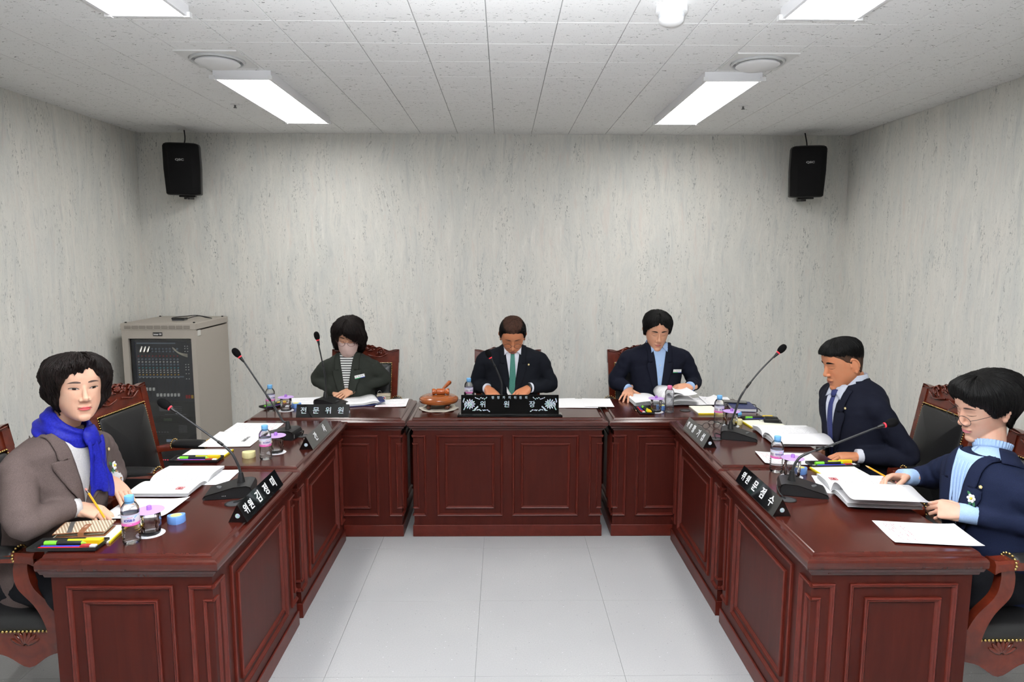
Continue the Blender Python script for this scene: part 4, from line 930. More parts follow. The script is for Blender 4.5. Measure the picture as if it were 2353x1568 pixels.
t=pencil('ballpoint_pen','slim black pen lying beside the booklet on the back right corner desk',(.838,4.19,ZT+.005),(.848,4.35,ZT+.012),BLK,False); t['category']='pen'
# phone wallet
t=empty('phone_wallet',(-1.468,2.315,ZT+.0085),.13,'checked brown phone wallet with a strap, lying on the notepad of the near left desk','phone wallet')
TAN=mat('tan_leather',lin((126,80,52)),.45)
CK=bpy.data.materials.new('checked_fabric'); nt,b=nodes_of(CK); v=coords(nt,(1,1,1)); s=N(nt,'ShaderNodeSeparateXYZ'); L(nt,v,s.inputs[0])
dg=mathn(nt,'FRACT',mathn(nt,'MULTIPLY',mathn(nt,'ADD',s.outputs[0],mathn(nt,'MULTIPLY',s.outputs[1],.6)),95)); c=mix(nt,mathn(nt,'LESS_THAN',dg,.45),lin((150,128,104)),lin((206,192,172)))
bd=mathn(nt,'LESS_THAN',mathn(nt,'ABSOLUTE',mathn(nt,'ADD',s.outputs[0],mathn(nt,'ADD',mathn(nt,'MULTIPLY',s.outputs[1],.3),.045))),.008); c=mix(nt,bd,c,lin((70,68,66)))
L(nt,c,b.inputs['Base Color']); b.inputs['Roughness'].default_value=.6
MB().box(-.082,.082,-.045,.045,0,.003,b=.001).build('back_flap',TAN,t); MB().box(-.074,.076,-.04,.038,.003,.0125,b=.003).build('phone',mat('phone_silver',lin((176,170,156)),.3,.7),t)
m=MB(); m.grid(lambda u,v:((u-.5)*.166,(v-.5)*.092,.0165+.006*math.sin(PI*v*.5)+.002*math.sin(PI*u)),10,8,.003); m.build('front_flap',CK,t); m=MB(); m.tube([(-.083,y,.0135+.007*math.sin(PI*(y/.092+.5)*.5)) for y in np.linspace(-.046,.046,6)],.003,6); m.tube([(x,-.046,.0155+.002*math.sin(PI*(x/.166+.5))) for x in np.linspace(-.083,.083,9)],.0018,6); m.build('flap_edge',TAN,t)
m=MB(); m.grid(lambda u,v:((u-.5)*.02+.008,*[(.012,.0235),(-.02,.022),(-.05,.017),(-.0515,.004),(-.04,-.0005)][min(4,int(round(v*4)))]),2,4,.0018); m.build('strap',TAN,t)
text_obj('strap_print','SISLEY',.008,mat('strap_ink',lin((216,200,180)),.5),t,TR((.008,-.006,.0245),(0,0,PI/2)),.0002)
# beige box
t=empty('stamp_box',(-.815,4.585,ZT+.001),.12,'small beige box with a striped ribbon on the paper beside the blue binder','box')
MB().box(-.044,.044,-.03,.03,0,.02,b=.003).build('lower_case',mat('box_beige',lin((150,142,122)),.5),t); MB().box(-.045,.045,-.031,.031,.021,.034,b=.004).build('lid',mat('box_beige2',lin((166,158,138)),.5),t)
MB().box(-.026,.03,-.012,.012,.034,.0355).build('lid_plate',mat('box_tan',lin((180,160,140)),.5),t)
m=MB(); m.tube([(.0+.014*math.cos(a),-.034,.008+.014*math.sin(a)) for a in np.linspace(0,2*PI,21)],.003,7); m.build('ribbon_loop',mat('ribbon',lin((200,196,200)),.6),t,smooth=True); MB().box(-.008,.004,-.037,-.031,.016,.022).build('ribbon_stripe',mat('ribbon_blue',lin((40,50,120)),.6),t); MB().box(.004,.012,-.037,-.031,.012,.018).build('ribbon_stripe',mat('ribbon_red',lin((170,40,46)),.6),t)
# blue ring binder
t=empty('ring_binder',(-.935,4.475,ZT+.0015),PI+.32,'open navy ring binder with white sheets beside the masked woman','ring binder')
NAVY=mat('navy_cover',lin((36,46,92)),.4)
m=MB(); m.grid(lambda u,v:((u-.5)*.26,(v-.5)*.25,.002+.03*max(0,.25-u)*4*(1-max(0,.25-u))),10,3,.002); m.build('cover',NAVY,t,smooth=True)
m=MB(); m.tube([(-.128+.012*math.cos(a)+.0,-.118,.034+.012*math.sin(a)) for a in np.linspace(0,2*PI,20)],.0022,7); m.tube([(-.118,-.124,.02),(-.05,-.124,.014),(.06,-.124,.008)],.003,7); m.build('ring_mechanism',mat('binder_metal',lin((150,150,152)),.25,.9),t,smooth=True)
for q in range(3): MB().grid(lambda u,v,q=q:(-.1+u*.215,(v-.5)*.235-.004*q,.006+.004*q+.028*max(0,.5-u)*(1+.25*q)*math.sin(min(1,u*4)*PI/2)),12,3,.0008).build('binder_sheet',[PRT,PAPER,PRT][q],t,smooth=True)
# notebook, phone, clip
t=empty('blue_notebook',(1.535,4.29,ZT+.0005),-.12,'thick navy notebook under the smartphone on the back right corner desk','notebook')
MB().box(-.075,.075,-.105,.105,0,.003,b=.001).build('back_cover',NAVY,t); MB().box(-.072,.07,-.102,.102,.003,.02).build('page_stack',PAPER,t); MB().box(-.075,.075,-.105,.105,.02,.023,b=.001).build('front_cover',NAVY,t); MB().box(.071,.077,-.105,.105,.0,.023,b=.003).build('spine',mat('spine_dark',lin((20,24,44)),.4),t)
m=MB(); m.tube(smoothpts([(.076,.07,.016),(.1,.05,.012),(.092,.0,.01),(.1,-.06,.008),(.098,-.1,.006)],6),.003,7); m.build('bookmark_cord',BLK,t,smooth=True)
t=empty('smartphone',(1.515,4.36,ZT+.0238),-.25,'black smartphone lying on the navy notebook','smartphone'); MB().box(-.075,.075,-.037,.037,0,.008,b=.0025).build('body',BLK,t); MB().box(-.071,.071,-.034,.034,.008,.0086).build('screen',BLKG,t)
t=empty('binder_clip',(1.465,4.13,ZT),.2,'light blue binder clip in front of the navy notebook','binder clip'); MB().prism([(-.012,0),(.012,0),(.004,.016),(-.004,.016)],-.014,.014,TR((0,0,0),(PI/2,0,PI/2))).build('clip_body',mat('clip_blue',lin((96,176,226)),.4),t); m=MB(); m.tube(smoothpts([(-.006,.008,.002),(-.005,.026,.008),(.005,.026,.008),(.006,.008,.002)],5),.0012,6); m.tube(smoothpts([(-.006,.004,.014),(-.005,.016,.03),(.005,.016,.03),(.006,.004,.014)],5),.0012,6); m.build('clip_wires',mat('wire_silver',lin((200,200,200)),.2,1),t,smooth=True)
# black card case
t=empty('card_case',(1.585,3.905,ZT+.0078),-.25,'black leather card case with a metal ring on the notepad of the second right desk','card case')
MB().box(-.05,.05,-.035,.035,0,.008,b=.003).build('back_pocket',LEATHER,t); MB().box(-.046,.034,-.033,.033,.008,.022,b=.003).build('front_pocket',LEATHER,t); MB().box(-.04,.028,-.005,.03,.022,.026,b=.001).build('window_frame',BLK,t)
m=MB(); m.tube([(-.062+.013*math.cos(a),-.01+.013*math.sin(a),.007) for a in np.linspace(0,2*PI,22)],.0016,6); m.build('metal_ring',mat('ring_silver',lin((190,190,188)),.25,.9),t,smooth=True)
# eyeglasses on the second right desk
t=empty('eyeglasses',(1.185,3.775,ZT),.3,'folded-out dark eyeglasses lying beside the microphone on the second right desk','eyeglasses')
for s in (-1,1):
    m=MB(); m.tube([(s*.034+.024*math.cos(a),0,.02+.017*math.sin(a)) for a in np.linspace(0,2*PI,25)],.0016,6); m.build('rim',BLK,t,smooth=True); MB().tube(smoothpts([(s*.06,0,.024),(s*.066,.01,.024),(s*.066,.09,.022),(s*.064,.125,.006)],5),.002,6).build('temple',BLK,t,smooth=True)
MB().tube([(-.011,0,.024),(0,-.002,.027),(.011,0,.024)],.0015,6).build('bridge',BLK,t,smooth=True)
# ---------------------------------------------------------------- people
def mesh_arrays(me):
    V=np.empty(len(me.vertices)*3); me.vertices.foreach_get('co',V); V=V.reshape(-1,3)
    Nn=np.empty(len(me.vertices)*3); me.vertex_normals.foreach_get('vector',Nn); Nn=Nn.reshape(-1,3)
    return V,[tuple(p.vertices) for p in me.polygons],Nn
def remesh(mb, vox, it=3, fac=.5):
    o=mb.build('tmp',None); md=o.modifiers.new('r','REMESH'); md.mode='VOXEL'; md.voxel_size=vox
    if it: s=o.modifiers.new('s','SMOOTH'); s.factor=fac; s.iterations=it
    dg=bpy.context.evaluated_depsgraph_get(); me=bpy.data.meshes.new_from_object(o.evaluated_get(dg)); r=mesh_arrays(me)
    m0=o.data; bpy.data.objects.remove(o); bpy.data.meshes.remove(m0); bpy.data.meshes.remove(me); return r
def xf(V, M):
    M=np.array(M); return V@M[:3,:3].T+M[:3,3]
def from_arrays(name, parts, mats, parent=None, smooth=True):
    """parts: (V,F,material index)"""
    vs=[]; fs=[]; mi=[]; o=0
    for V,F,k in parts:
        vs.append(np.asarray(V)); fs+= [tuple(i+o for i in f) for f in F]; mi+=[k]*len(F); o+=len(V)
    me=bpy.data.meshes.new(name); me.from_pydata(np.concatenate(vs).tolist(),[],fs)
    for m in mats: me.materials.append(m)
    me.polygons.foreach_set('material_index',mi)
    if smooth: me.polygons.foreach_set('use_smooth',[True]*len(fs))
    ob=bpy.data.objects.new(name,me); COL.objects.link(ob); ob.parent=parent; return ob
def mbparts(mb,k=0): return (np.array(mb.v),mb.f,k)
def bvh_of(V,F): return BVHTree.FromPolygons([tuple(v) for v in V],F)
# head tables (metres, head facing -y, origin mid-head)
HZ=[-.120,-.114,-.104,-.09,-.07,-.045,-.02,0,.02,.05,.075,.095,.108,.114,.1165]
HW=[.012,.026,.039,.049,.058,.0655,.070,.0725,.074,.0745,.0695,.056,.038,.022,.004]
HF=[.066,.081,.0875,.0875,.0865,.087,.0875,.0875,.088,.0885,.081,.064,.042,.024,.004]
HB=[-.02,-.005,.012,.03,.052,.071,.083,.089,.094,.096,.089,.072,.046,.026,.004]
def skull_pt(th, z, jaw=1.0):
    """th=0 front(-y), + towards +x"""
    w=np.interp(z,HZ,HW); 
    if z<-.02: w=lerp(.07,w,jaw) if jaw<=1 else w*(1+(jaw-1)*min(1,(-.02-z)/.035))
    f=np.interp(z,HZ,HF); b=np.interp(z,HZ,HB); s,c=math.sin(th),math.cos(th)
    d=f if c>0 else max(b,.004)
    e=2.3 if c>0 else 2.1
    r=(abs(s/w)**e+abs(c/d)**e)**(-1/e)
    return Vector((r*s,-r*c,z))
def gauss(x,z,cx,cz,sx,sz): return np.exp(-((x-cx)/sx)**2-((z-cz)/sz)**2)
def build_head(P, neck_to):
    """head + neck in head space; neck_to: neck base point in head space"""
    jaw=P.get('jaw',1.0); m=MB(); zs=[HZ[0]+ (HZ[-1]-HZ[0])*(.5-.5*math.cos(PI*k/44)) for k in range(45)]
    m.loft([[skull_pt(2*PI*i/56,z,jaw) for i in range(56)] for z in zs])
    n=P.get('nose',1.0); nl=P.get('nose_len',0)
    m.tube([(0,-.080,.03),(0,-.0865,.012),(0,-.0935,-.01),(0,-.1015*n,-.025+nl),(0,-.098*n,-.033+nl)],[.006,.0068,.0085,.0108,.0085],10)
    m.ball((0,-.1000*n,-.0275+nl),(.0112,.0115,.0088),12,8)
    for s in (-1,1): m.ball((s*.0128,-.0925,-.0315+nl),(.0082,.0105,.0070),10,8)
    m.ball((0,-.0855,-.0575),(.023,.0095,.007),12,8); m.ball((0,-.0845,-.0685),(.020,.0095,.0075),12,8)
    m.ball((0,-.08,-.1),(.022,.0125,.015),12,8)
    for s in (-1,1):
        # ear
        ez=-.006; Me=TR((s*.0755,.010,ez),(.12,0,-s*.5),(1.1,1.15,1.12)); 
        m.ball((0,0,0),(.0055,.0165,.029),12,8,Me)
        m.tube([Me@Vector((s*.004,-.0145+.031*0+.0165*math.cos(a)*1.0+.0145,.0055+.0255*math.sin(a))) for a in np.linspace(-.6,PI+.35,16)],.0042,7)
        m.ball((0,0,0),(.0052,.0078,.0085),8,6,Me@TR((s*.002,-.004,-.026)))
    nb=Vector(neck_to); r0=P.get('neck',.057)
    up=Vector((0,.024,-.04)); m.tube([up,up.lerp(nb,.22),up.lerp(nb,.5),up.lerp(nb,.75),nb],[r0*.6,r0*.9,r0*.95,r0,r0*1.12],20)
    V,F,_=remesh(m,.0023,5,.5)
    x,y,z=V[:,0],V[:,1],V[:,2]; fr=np.clip((-.03-y)/.03,0,1)
    d=np.zeros(len(V)); ax=np.abs(x)
    d+=.0058*gauss(ax,z,.031,.010,.0165,.010)          # sockets
    d-=.0022*gauss(ax,z,.028,.030,.018,.007)           # brow
    d-=.0022*gauss(ax,z,.031,.0115,.013,.0085)         # eyeball bulge
    d+=.0022*gauss(ax,z,.030,-.044,.006,.016)*P.get('fold',.6)   # nasolabial
    d+=.0025*gauss(ax,z,.0,-.0865,.02,.0055)           # under lip
    d-=.0022*gauss(ax,z,.038,-.022,.016,.016)
    d+=.0016*gauss(ax,z,.0,-.0625,.022,.0018)          # mouth line
    V[:,1]+=d*fr
    return V,F
def hair_mesh(H):
    """H: zb=[(deg,z)...], th=f(th,q,z), strands amplitude"""
    a,zv=zip(*H['zb']); nT,nR=H.get('n',132),30; rows=[]; inn=[]
    def zb(t): 
        d=math.degrees(t); d=(d+180)%360-180
        return float(np.interp(d,a,zv))+H.get('rag',.004)*mnoise.noise(Vector((math.sin(t)*9,math.cos(t)*9,1.7+H.get('seed',0))))
    zt=.1166; fl=H.get('flare',0)
    def pt(t,q,inner=False):
        b=zb(t); z=zt-(zt-b)*q**1.55; zc=max(z,H.get('virt',-.03)); p=skull_pt(t,zc,0.0); 
        n=Vector((p.x/.0745**2,p.y/(.09**2),max(zc,0)/.115**2)).normalized()
        if z<zc:
            k=(zc-z); p=Vector((p.x*(1-H.get('tuck',1.2)*k*k/.02),p.y*(1-H.get('tuck',1.2)*k*k/.02),z))
        if inner: return p-n*.006
        th=H['th'](t,q,z)
        st=H.get('strand',.003); sw=H.get('sweep',0)
        th+=H.get('vol',0)*mnoise.noise(Vector((math.sin(t)*2.6+3,math.cos(t)*2.6,z*18+H.get('seed',0))))*min(1,q*2)
        if abs(t)<1.4: th-=H.get('part_d',0)*math.exp(-((t-H.get('part',0))/.09)**2)*(1 if q<.9 else .3)
        th+=st*(mnoise.noise(Vector((math.sin(t+sw*q)*H.get('f',16),math.cos(t+sw*q)*H.get('f',16),q*2.2+H.get('seed',0))))+.5*mnoise.noise(Vector((math.sin(t+sw*q)*34,math.cos(t+sw*q)*34,q*3+5))))*min(1,q*3)
        return p+n*th
    ang=[2*PI*i/nT-PI for i in range(nT)]
    rings=[[pt(t,max(.004,k/nR)) for t in ang] for k in range(nR+1)]
    lip=[(pt(t,1.0)+pt(t,1.0,True))/2+Vector((0,0,-H.get('lip',.004))) for t in ang]; i1=[pt(t,1.0,True) for t in ang]; i2=[pt(t,.8,True) for t in ang]
    m=MB(); m.loft(rings+[lip,i1,i2])
    rnd=random.Random(int(H.get('seed',0))+5); lk=H.get('locks',260); lr=H.get('lr',.0036); le=H.get('le',1.04); wv=H.get('wave',.0)
    for i in range(lk):
        t0=-PI+2*PI*(i+rnd.random())/lk; q0=rnd.uniform(.02,.45); q1=rnd.uniform(.8,le); tw=rnd.uniform(-.12,.12)+H.get('sweep',0)*rnd.uniform(-.3,.5); ph=rnd.uniform(0,6); n=11; off=rnd.uniform(.0,.002)
        pts=[]
        for k in range(n):
            u=k/(n-1); q=lerp(q0,q1,u); t=t0+tw*u+wv*math.sin(q*9+ph)*q; p=pt(t,q); c=Vector((0,0,p.z)); pts.append(p+(p-c).normalized()*(off+wv*.06*math.sin(q*14+ph)*q))
        m.tube(pts,[lr*max(.12,math.sin(PI*min(.97,.12+.8*k/(n-1)))) for k in range(n)],5)
    for i in range(H.get('fly',0)):
        t0=rnd.uniform(-PI,PI); q0=rnd.uniform(.1,.6); q1=q0+rnd.uniform(.25,.55); o1=rnd.uniform(.002,.009); tw=rnd.uniform(-.5,.5); pts=[]
        for k in range(9):
            u=k/8; p=pt(t0+tw*u,min(1.08,lerp(q0,q1,u))); pts.append(p+p.normalized()*o1*math.sin(PI*min(1,u*.9)))
        m.tube(pts,.0006,4)
    return m
def drape_patch(bv, outline, nu, nv, off, bulge=0, org=-.4, thick=0):
    """outline(u,v)->(x,z); returns MB grid lying on the surface seen from -y"""
    cache={}
    def f(u,v):
        x,z=outline(u,v); h=bv.ray_cast(Vector((x,org,z)),Vector((0,1,0)))
        if h[0] is None:
            k=cache.get('last'); y=k.y if k is not None else 0; return Vector((x,y,z))
        cache['last']=h[0]; b=bulge*(1-(2*u-1)**2)*(1-(2*v-1)**2)
        o=off(u,v) if callable(off) else off
        return h[0]+h[1]*(o+b)*(1 if h[1].y<0 else -1)
    m=MB(); m.grid(f,nu,nv,thick); return m
def make_hand(side, wrist, fwd, nrm, pose, scale=1.0):
    """returns (V,F) skin and nail MB in the same space as wrist; pose: dict finger->(spread,mcp,pip,dip)"""
    f=Vector(fwd).normalized(); n=Vector(nrm); n=(n-f*n.dot(f)).normalized(); s=n.cross(f) if side=='R' else f.cross(n)
    M=Matrix(((s.x,f.x,n.x,wrist[0]),(s.y,f.y,n.y,wrist[1]),(s.z,f.z,n.z,wrist[2]),(0,0,0,1)))@Matrix.Scale(scale,4)
    m=MB(); nails=MB()
    def rr(w,t,y,z,cx=0): return [(cx+w*math.copysign(abs(math.cos(a))**.7,math.cos(a)),y,z+t*math.copysign(abs(math.sin(a))**.8,math.sin(a))) for a in [2*PI*i/16 for i in range(16)]]
    m.loft([rr(.026,.019,-.05,0),rr(.026,.018,-.01,0),rr(.031,.0165,.02,-.001,.001),rr(.038,.0155,.055,-.001),rr(.0405,.0135,.08,-.001),rr(.038,.010,.094,-.002)])
    m.ball((.026,.03,-.008),(.015,.026,.013),12,8); m.ball((-.024,.035,-.008),(.013,.03,.012),12,8)
    FN={'index':(.030,.088,(.042,.025,.021),.0088),'middle':(.0105,.093,(.046,.029,.022),.009),'ring':(-.0095,.090,(.042,.027,.022),.0085),'little':(-.029,.080,(.033,.021,.019),.0075)}
    for k,(bx,by,ls,r) in FN.items():
        sp,a1,a2,a3=pose.get(k,(0,.3,.4,.2)); p=Vector((bx,by,-.001)); ang=0; pts=[p-Vector((0,.015,0)),p]; rad=[r*1.02,r*1.05]
        for l,a,r2 in zip(ls,(a1,a2,a3),(1,.93,.8)):
            ang+=a; d=Vector((math.sin(sp)*math.cos(ang),math.cos(sp)*math.cos(ang),-math.sin(ang)))
            q=p+d*l; pts+=[p.lerp(q,.5),q]; rad+=[r*.95*r2 if r2<1 else r*.95,r*r2*1.0]; p=q
        tip=p; pts.append(p+d*r*.45); rad.append(r*.45); m.tube(pts,rad,12)
        up=Vector((-d.x*0,0,0)); side_=Vector((math.cos(sp),-math.sin(sp),0)); nn=side_.cross(d); nn=nn if nn.dot(Vector((0,math.sin(ang),math.cos(ang))))>0 else -nn
        Q=Matrix(((side_.x,d.x,nn.x,0),(side_.y,d.y,nn.y,0),(side_.z,d.z,nn.z,0),(0,0,0,1))); nails.ball((0,0,0),(r*.62,r*.85,r*.28),10,6,M@Matrix.Translation(p-d*r*.35+nn*r*.62)@Q)
    sp,b1,b2,b3=pose.get('thumb',(.7,.3,.3,.2)); p=Vector((.028,.018,-.006)); az=sp; el=b1; pts=[Vector((.018,.005,-.004)),p]; rad=[.0125,.0135]
    for l,da,r in zip((.042,.032,.026),(0,b2,b3),(.0115,.0105,.0088)):
        az-=da; d=Vector((math.sin(az)*math.cos(el),math.cos(az)*math.cos(el),-math.sin(el))); q=p+d*l; pts+=[p.lerp(q,.5),q]; rad+=[r*1.02,r]; p=q
    pts.append(p+d*.004); rad.append(.0042); m.tube(pts,rad,12)
    V,F,_=remesh(m,.0021,4,.5); return xf(V,M),F,nails
def make_person(label, origin, rz, P):
    t=empty('person',(origin[0],origin[1],0),rz,label,'person'); RI=Matrix.Rotation(-rz,3,'Z'); O=Vector((origin[0],origin[1],0))
    W=lambda p: RI@(Vector(p)-O); D=lambda d: RI@Vector(d)
    sh,shw,g,lean=P['sh'],P['shw'],P.get('girth',1),P['lean']
    def cy(z): return -lean*max(0,(z-.5)/(sh-.5))**1.25
    TZ=[(.44,.185*g,.15*g),(.52,.19*g,.155*g),(sh-.38,.168*g,.135*g),(sh-.24,.175*g,.135*g),(sh-.13,.185*g,.13*g),(sh-.06,shw*.97,.118*g),(sh-.015,shw*.93,.105*g),(sh+.012,shw*.74,.09),(sh+.035,.095,.075),(sh+.055,.072,.066)]
    zz=[a for a,_,_ in TZ]
    def ring(z,k=1.0,n=48):
        w=np.interp(z,zz,[b for _,b,_ in TZ])*k; d=np.interp(z,zz,[c for _,_,c in TZ])*k; c=cy(z)
        ch=P.get('bust',0)*math.exp(-((z-(sh-.2))/.08)**2)
        out=[]
        for i in range(n):
            a=2*PI*i/n; x=w*math.copysign(abs(math.cos(a))**.85,math.cos(a)); y=d*math.copysign(abs(math.sin(a))**.85,math.sin(a))
            if y<0: y-=ch*(math.exp(-((abs(x)-.075)/.06)**2))
            out.append((x,c+y,z+P.get('tilt',0)*y*max(0,(z-.6)/(sh-.6))))
        return out
    zs=[.44+(sh+.055-.44)*k/36 for k in range(37)]
    tors=MB(); tors.loft([ring(z) for z in zs]); TV=np.array(tors.v); bt=bvh_of(TV,tors.f)
    # ---- head placement
    hc=W(P['head']); yaw,pit,rol=P['hrot']; hs=P.get('hs',1.06)
    HM=Matrix.Translation(hc)@Euler((0,0,0)).to_matrix().to_4x4()@(Matrix.Rotation(yaw,4,'Z')@Matrix.Rotation(pit,4,'X')@Matrix.Rotation(rol,4,'Y'))@Matrix.Scale(hs,4)
    nb=Vector((0,cy(sh)+.012,sh+.0)); HV,HFc=build_head(P,HM.inverted()@nb); bh=bvh_of(HV,HFc)
    skin,dark=P['skin'],P['hairmat']; mats=[skin,P['lip'],mat('lash_dark',lin((26,18,16)),.6),mat('eye_white',lin((225,218,212)),.3),mat('iris_dark',lin((30,20,16)),.15),mat('nail_pink',lin((226,170,150)),.35),P.get('lidmat',skin),mat('mouth_dark',lin((70,26,24)),.6),P.get('browmat',dark)]
    parts=[(xf(HV,HM),HFc,0)]
    def face(m,k): parts.append((xf(np.array(m.v),HM),m.f,k))
    op=P.get('eye',.15); gx,gz=P.get('gaze',(0,0))
    for s in (-1,1):
        ex,ez,hl=.0315*s,.0095,.0148; slant=P.get('slant',.06)
        if op>.3:
            face(drape_patch(bh,lambda u,v:(ex+(2*u-1)*hl, ez+s*(2*u-1)*slant*hl+ lerp(-.0036,.0052,v)*op*(1-(2*u-1)**2)**.75),14,6,.0006,.0012),3)
            ir=.0062
            def io(u,v):
                a=2*PI*u; r=ir*v; x=gx*.004+r*math.cos(a); z=gz*.003+r*math.sin(a)+.0004; q=1-min(1,(x/hl)**2); zl,zh=-.0035*op*q,.0051*op*q; return (ex+x,ez+max(zl,min(zh,z))+s*x*slant)
            face(drape_patch(bh,io,20,5,.0019),4)
            face(drape_patch(bh,lambda u,v:(ex+(2*u-1)*hl*1.08, ez+s*(2*u-1)*slant*hl+.0052*op*(1-min(1,abs(2*u-1))**2)**.75+(v-.3)*.0024),14,2,.0022),2)
            face(drape_patch(bh,lambda u,v:(ex+(2*u-1)*hl, ez+s*(2*u-1)*slant*hl-.0038*op*(1-(2*u-1)**2)**.75+(v-.6)*.0008),14,2,.0014),6)
        else:
            zl=ez-.0052
            face(drape_patch(bh,lambda u,v:(ex+(2*u-1)*hl*1.05, zl+s*(2*u-1)*slant*hl-.0030*(1-(2*u-1)**2)+(v-.5)*.0022*(1-.6*abs(2*u-1))),14,2,.001),2)
            face(drape_patch(bh,lambda u,v:(ex+(2*u-1)*hl, ez+.0048+s*(2*u-1)*slant*hl+.0028*(1-(2*u-1)**2)+(v-.5)*.0007),14,2,.0004),6)
        bz,bw=P.get('brow',(.031,.0042))
        face(drape_patch(bh,lambda u,v:(s*lerp(.012,.052,u), bz+.0065*math.sin(u*2.4)-.008*u+ (v-.5)*2*bw*(1-u**2.5)*(.55+.45*min(1,u*4))),18,3,.0011,.0006),8)
    mo=P.get('mouth',0.0); mwid=P.get('mw',.0235)
    if mo>0: face(drape_patch(bh,lambda u,v:((2*u-1)*.016,-.0625+(v-.5)*.011*mo*(1-(2*u-1)**2)),12,4,.0016),7)
    face(drape_patch(bh,lambda u,v:((2*u-1)*mwid,-.0622+.004*mo*(1-(2*u-1)**2)+P.get('mcurve',-.0022)*(2*u-1)**2+v*(.0064*(1-abs(2*u-1)**1.8)-.0014*math.exp(-((2*u-1)/.16)**2))),20,5,.0012,.0016),1)
    face(drape_patch(bh,lambda u,v:((2*u-1)*mwid*.92,-.0628-.004*mo*(1-(2*u-1)**2)+P.get('mcurve',-.0022)*(2*u-1)**2-v*.0075*(1-abs(2*u-1)**2.2)),20,5,.0012,.002),1)
    face(drape_patch(bh,lambda u,v:((2*u-1)*mwid*1.02,-.0625+P.get('mcurve',-.0022)*(2*u-1)**2+(v-.5)*.0012),20,2,.0022),7)
    # ---- arms, hands
    core=MB(); core.loft([ring(z,.86) for z in zs[:-3]]); sleeve=MB(); sleeve.loft([ring(z) for z in zs]); cuffs=[]
    for sd in ('R','L'):
        a=P['arm'][sd]; s=-1 if sd=='R' else 1
        S=Vector((s*(shw-.045),cy(sh-.04),sh-.05)); E=W(a['elbow']); Wr=W(a['wrist']); f=D(a['fwd']).normalized(); nn=D(a['up'])
        fa=(Wr-E).normalized(); hw=Wr
        hV,hF,nl=make_hand(sd,Wr,f,nn,a['pose'],P.get('hand',1.0)); parts.append((hV,hF,0)); parts.append((np.array(nl.v),nl.f,5))
        core.tube([S,S.lerp(E,.5),E,E.lerp(Wr,.5),Wr+f*.004],[.05,.045,.04,.036,.025],12)
        ar=P.get('sleeve',1.0); We=Wr-fa*a.get('short',.012)
        pts=smoothpts([S+Vector((-s*.05,0,.012)),S+Vector((s*.012,0,-.008)),S.lerp(E,.5)+Vector((s*.008,0,0)),E,E.lerp(We,.5),We],6); n=len(pts)
        rad=[interp(k/(n-1),[0,.2,.4,.6,.8,1],[.052,.060,.056,.054,.047,.0405])*ar for k in range(n)]
        for q in range(n): rad[q]*=1+.035*math.sin(q*2.1+s)
        sleeve.tube(pts,rad,18)
        cuffs.append((We,fa,f,Wr))
    jm=P['jacket']; JV,JF,JN=remesh(sleeve,.0075,5,.5)
    jb=bvh_of(JV,JF)
    dsp=np.array([mnoise.noise(Vector((v[0]*9,v[1]*9,v[2]*15+P['seed'])))*.0052+mnoise.noise(Vector((v[0]*26,v[1]*26,v[2]*34+P['seed'])))*.0018 for v in JV]); JV=JV+JN*dsp[:,None]
    jk=from_arrays('jacket',[(JV,JF,0)],[jm],t)
    # seated legs
    leg=MB(); 
    for s in (-1,1):
        leg.tube(smoothpts([(s*.09,.06,.50),(s*.1,-.12,.53),(s*.11,-.34,.51),(s*.11,-.40,.42),(s*.11,-.37,.2),(s*.11,-.36,.08)],5),[interp(k/25,[0,.3,.5,.7,1],[.1,.088,.072,.062,.052]) for k in range(26)],14)
        core.tube(smoothpts([(s*.09,.05,.50),(s*.1,-.12,.53),(s*.11,-.34,.51),(s*.11,-.40,.42),(s*.11,-.37,.2),(s*.11,-.36,.05)],5),[interp(k/25,[0,.3,.5,.7,1],[.085,.075,.06,.05,.04]) for k in range(26)],12)
    leg.ball((0,.05,.53),(.18*g,.14*g,.075),16,10)
    LV,LF,_=remesh(leg,.014,3); from_arrays('trousers',[(LV,LF,0)],[P['trousers']],t)
    for s in (-1,1):
        m=MB(); m.loft([[(s*.11+w*math.cos(a),-.37+y0+l*math.sin(a),z) for a in [2*PI*i/16 for i in range(16)]] for w,l,y0,z in ((.043,.125,-.045,.0),(.046,.13,-.045,.015),(.043,.12,-.04,.04),(.038,.07,.0,.07),(.036,.045,.015,.1))]); m.build('shoe',BLK,t,smooth=True)
    CV,CF,_=remesh(core,.011,3); parts.append((CV,CF,0))
    body=from_arrays('body',parts,mats,t)
    # cuffs
    if P.get('cuff'):
        for We,fa,f,Wr in cuffs:
            c0=We-fa*.02; c1=Wr+fa*.0+f*P.get('cufflen',.008); m=MB(); m.tube([c0,c0.lerp(c1,.6),c1,c1-(c1-c0).normalized()*.006],[.0355,.0355,.035,.031],20,cap=False); m.build('shirt_cuff',P['cuff'],t,smooth=True)
    # ---- clothes on the chest
    dr=lambda x,z,off: (lambda h:(h[0]+h[1]*off) if h[0] is not None else Vector((x,cy(z)-.1,z)))(bt.ray_cast(Vector((x,-1.5,z)),Vector((0,1,0))))
    zt=sh+.048-P.get('tilt',0)*.07; zv=P.get('vz',sh-.3)
    def patch(name,fn,nu,nv,off,m,thick=.003,parent=t,bulge=0):
        q=drape_patch(bt,fn,nu,nv,off,bulge,-1.5,thick); return q.build(name,m,parent,smooth=True)
    vt=P.get('vtop',.056)
    if P.get('shirt'):
        patch('shirt_front',lambda u,v:((2*u-1)*(lerp(vt,.004,v**P.get('vp',.9))+.012),lerp(zt,zv,v)),12,16,.0045,P['shirt'])
    lw=P.get('lapel',.062)
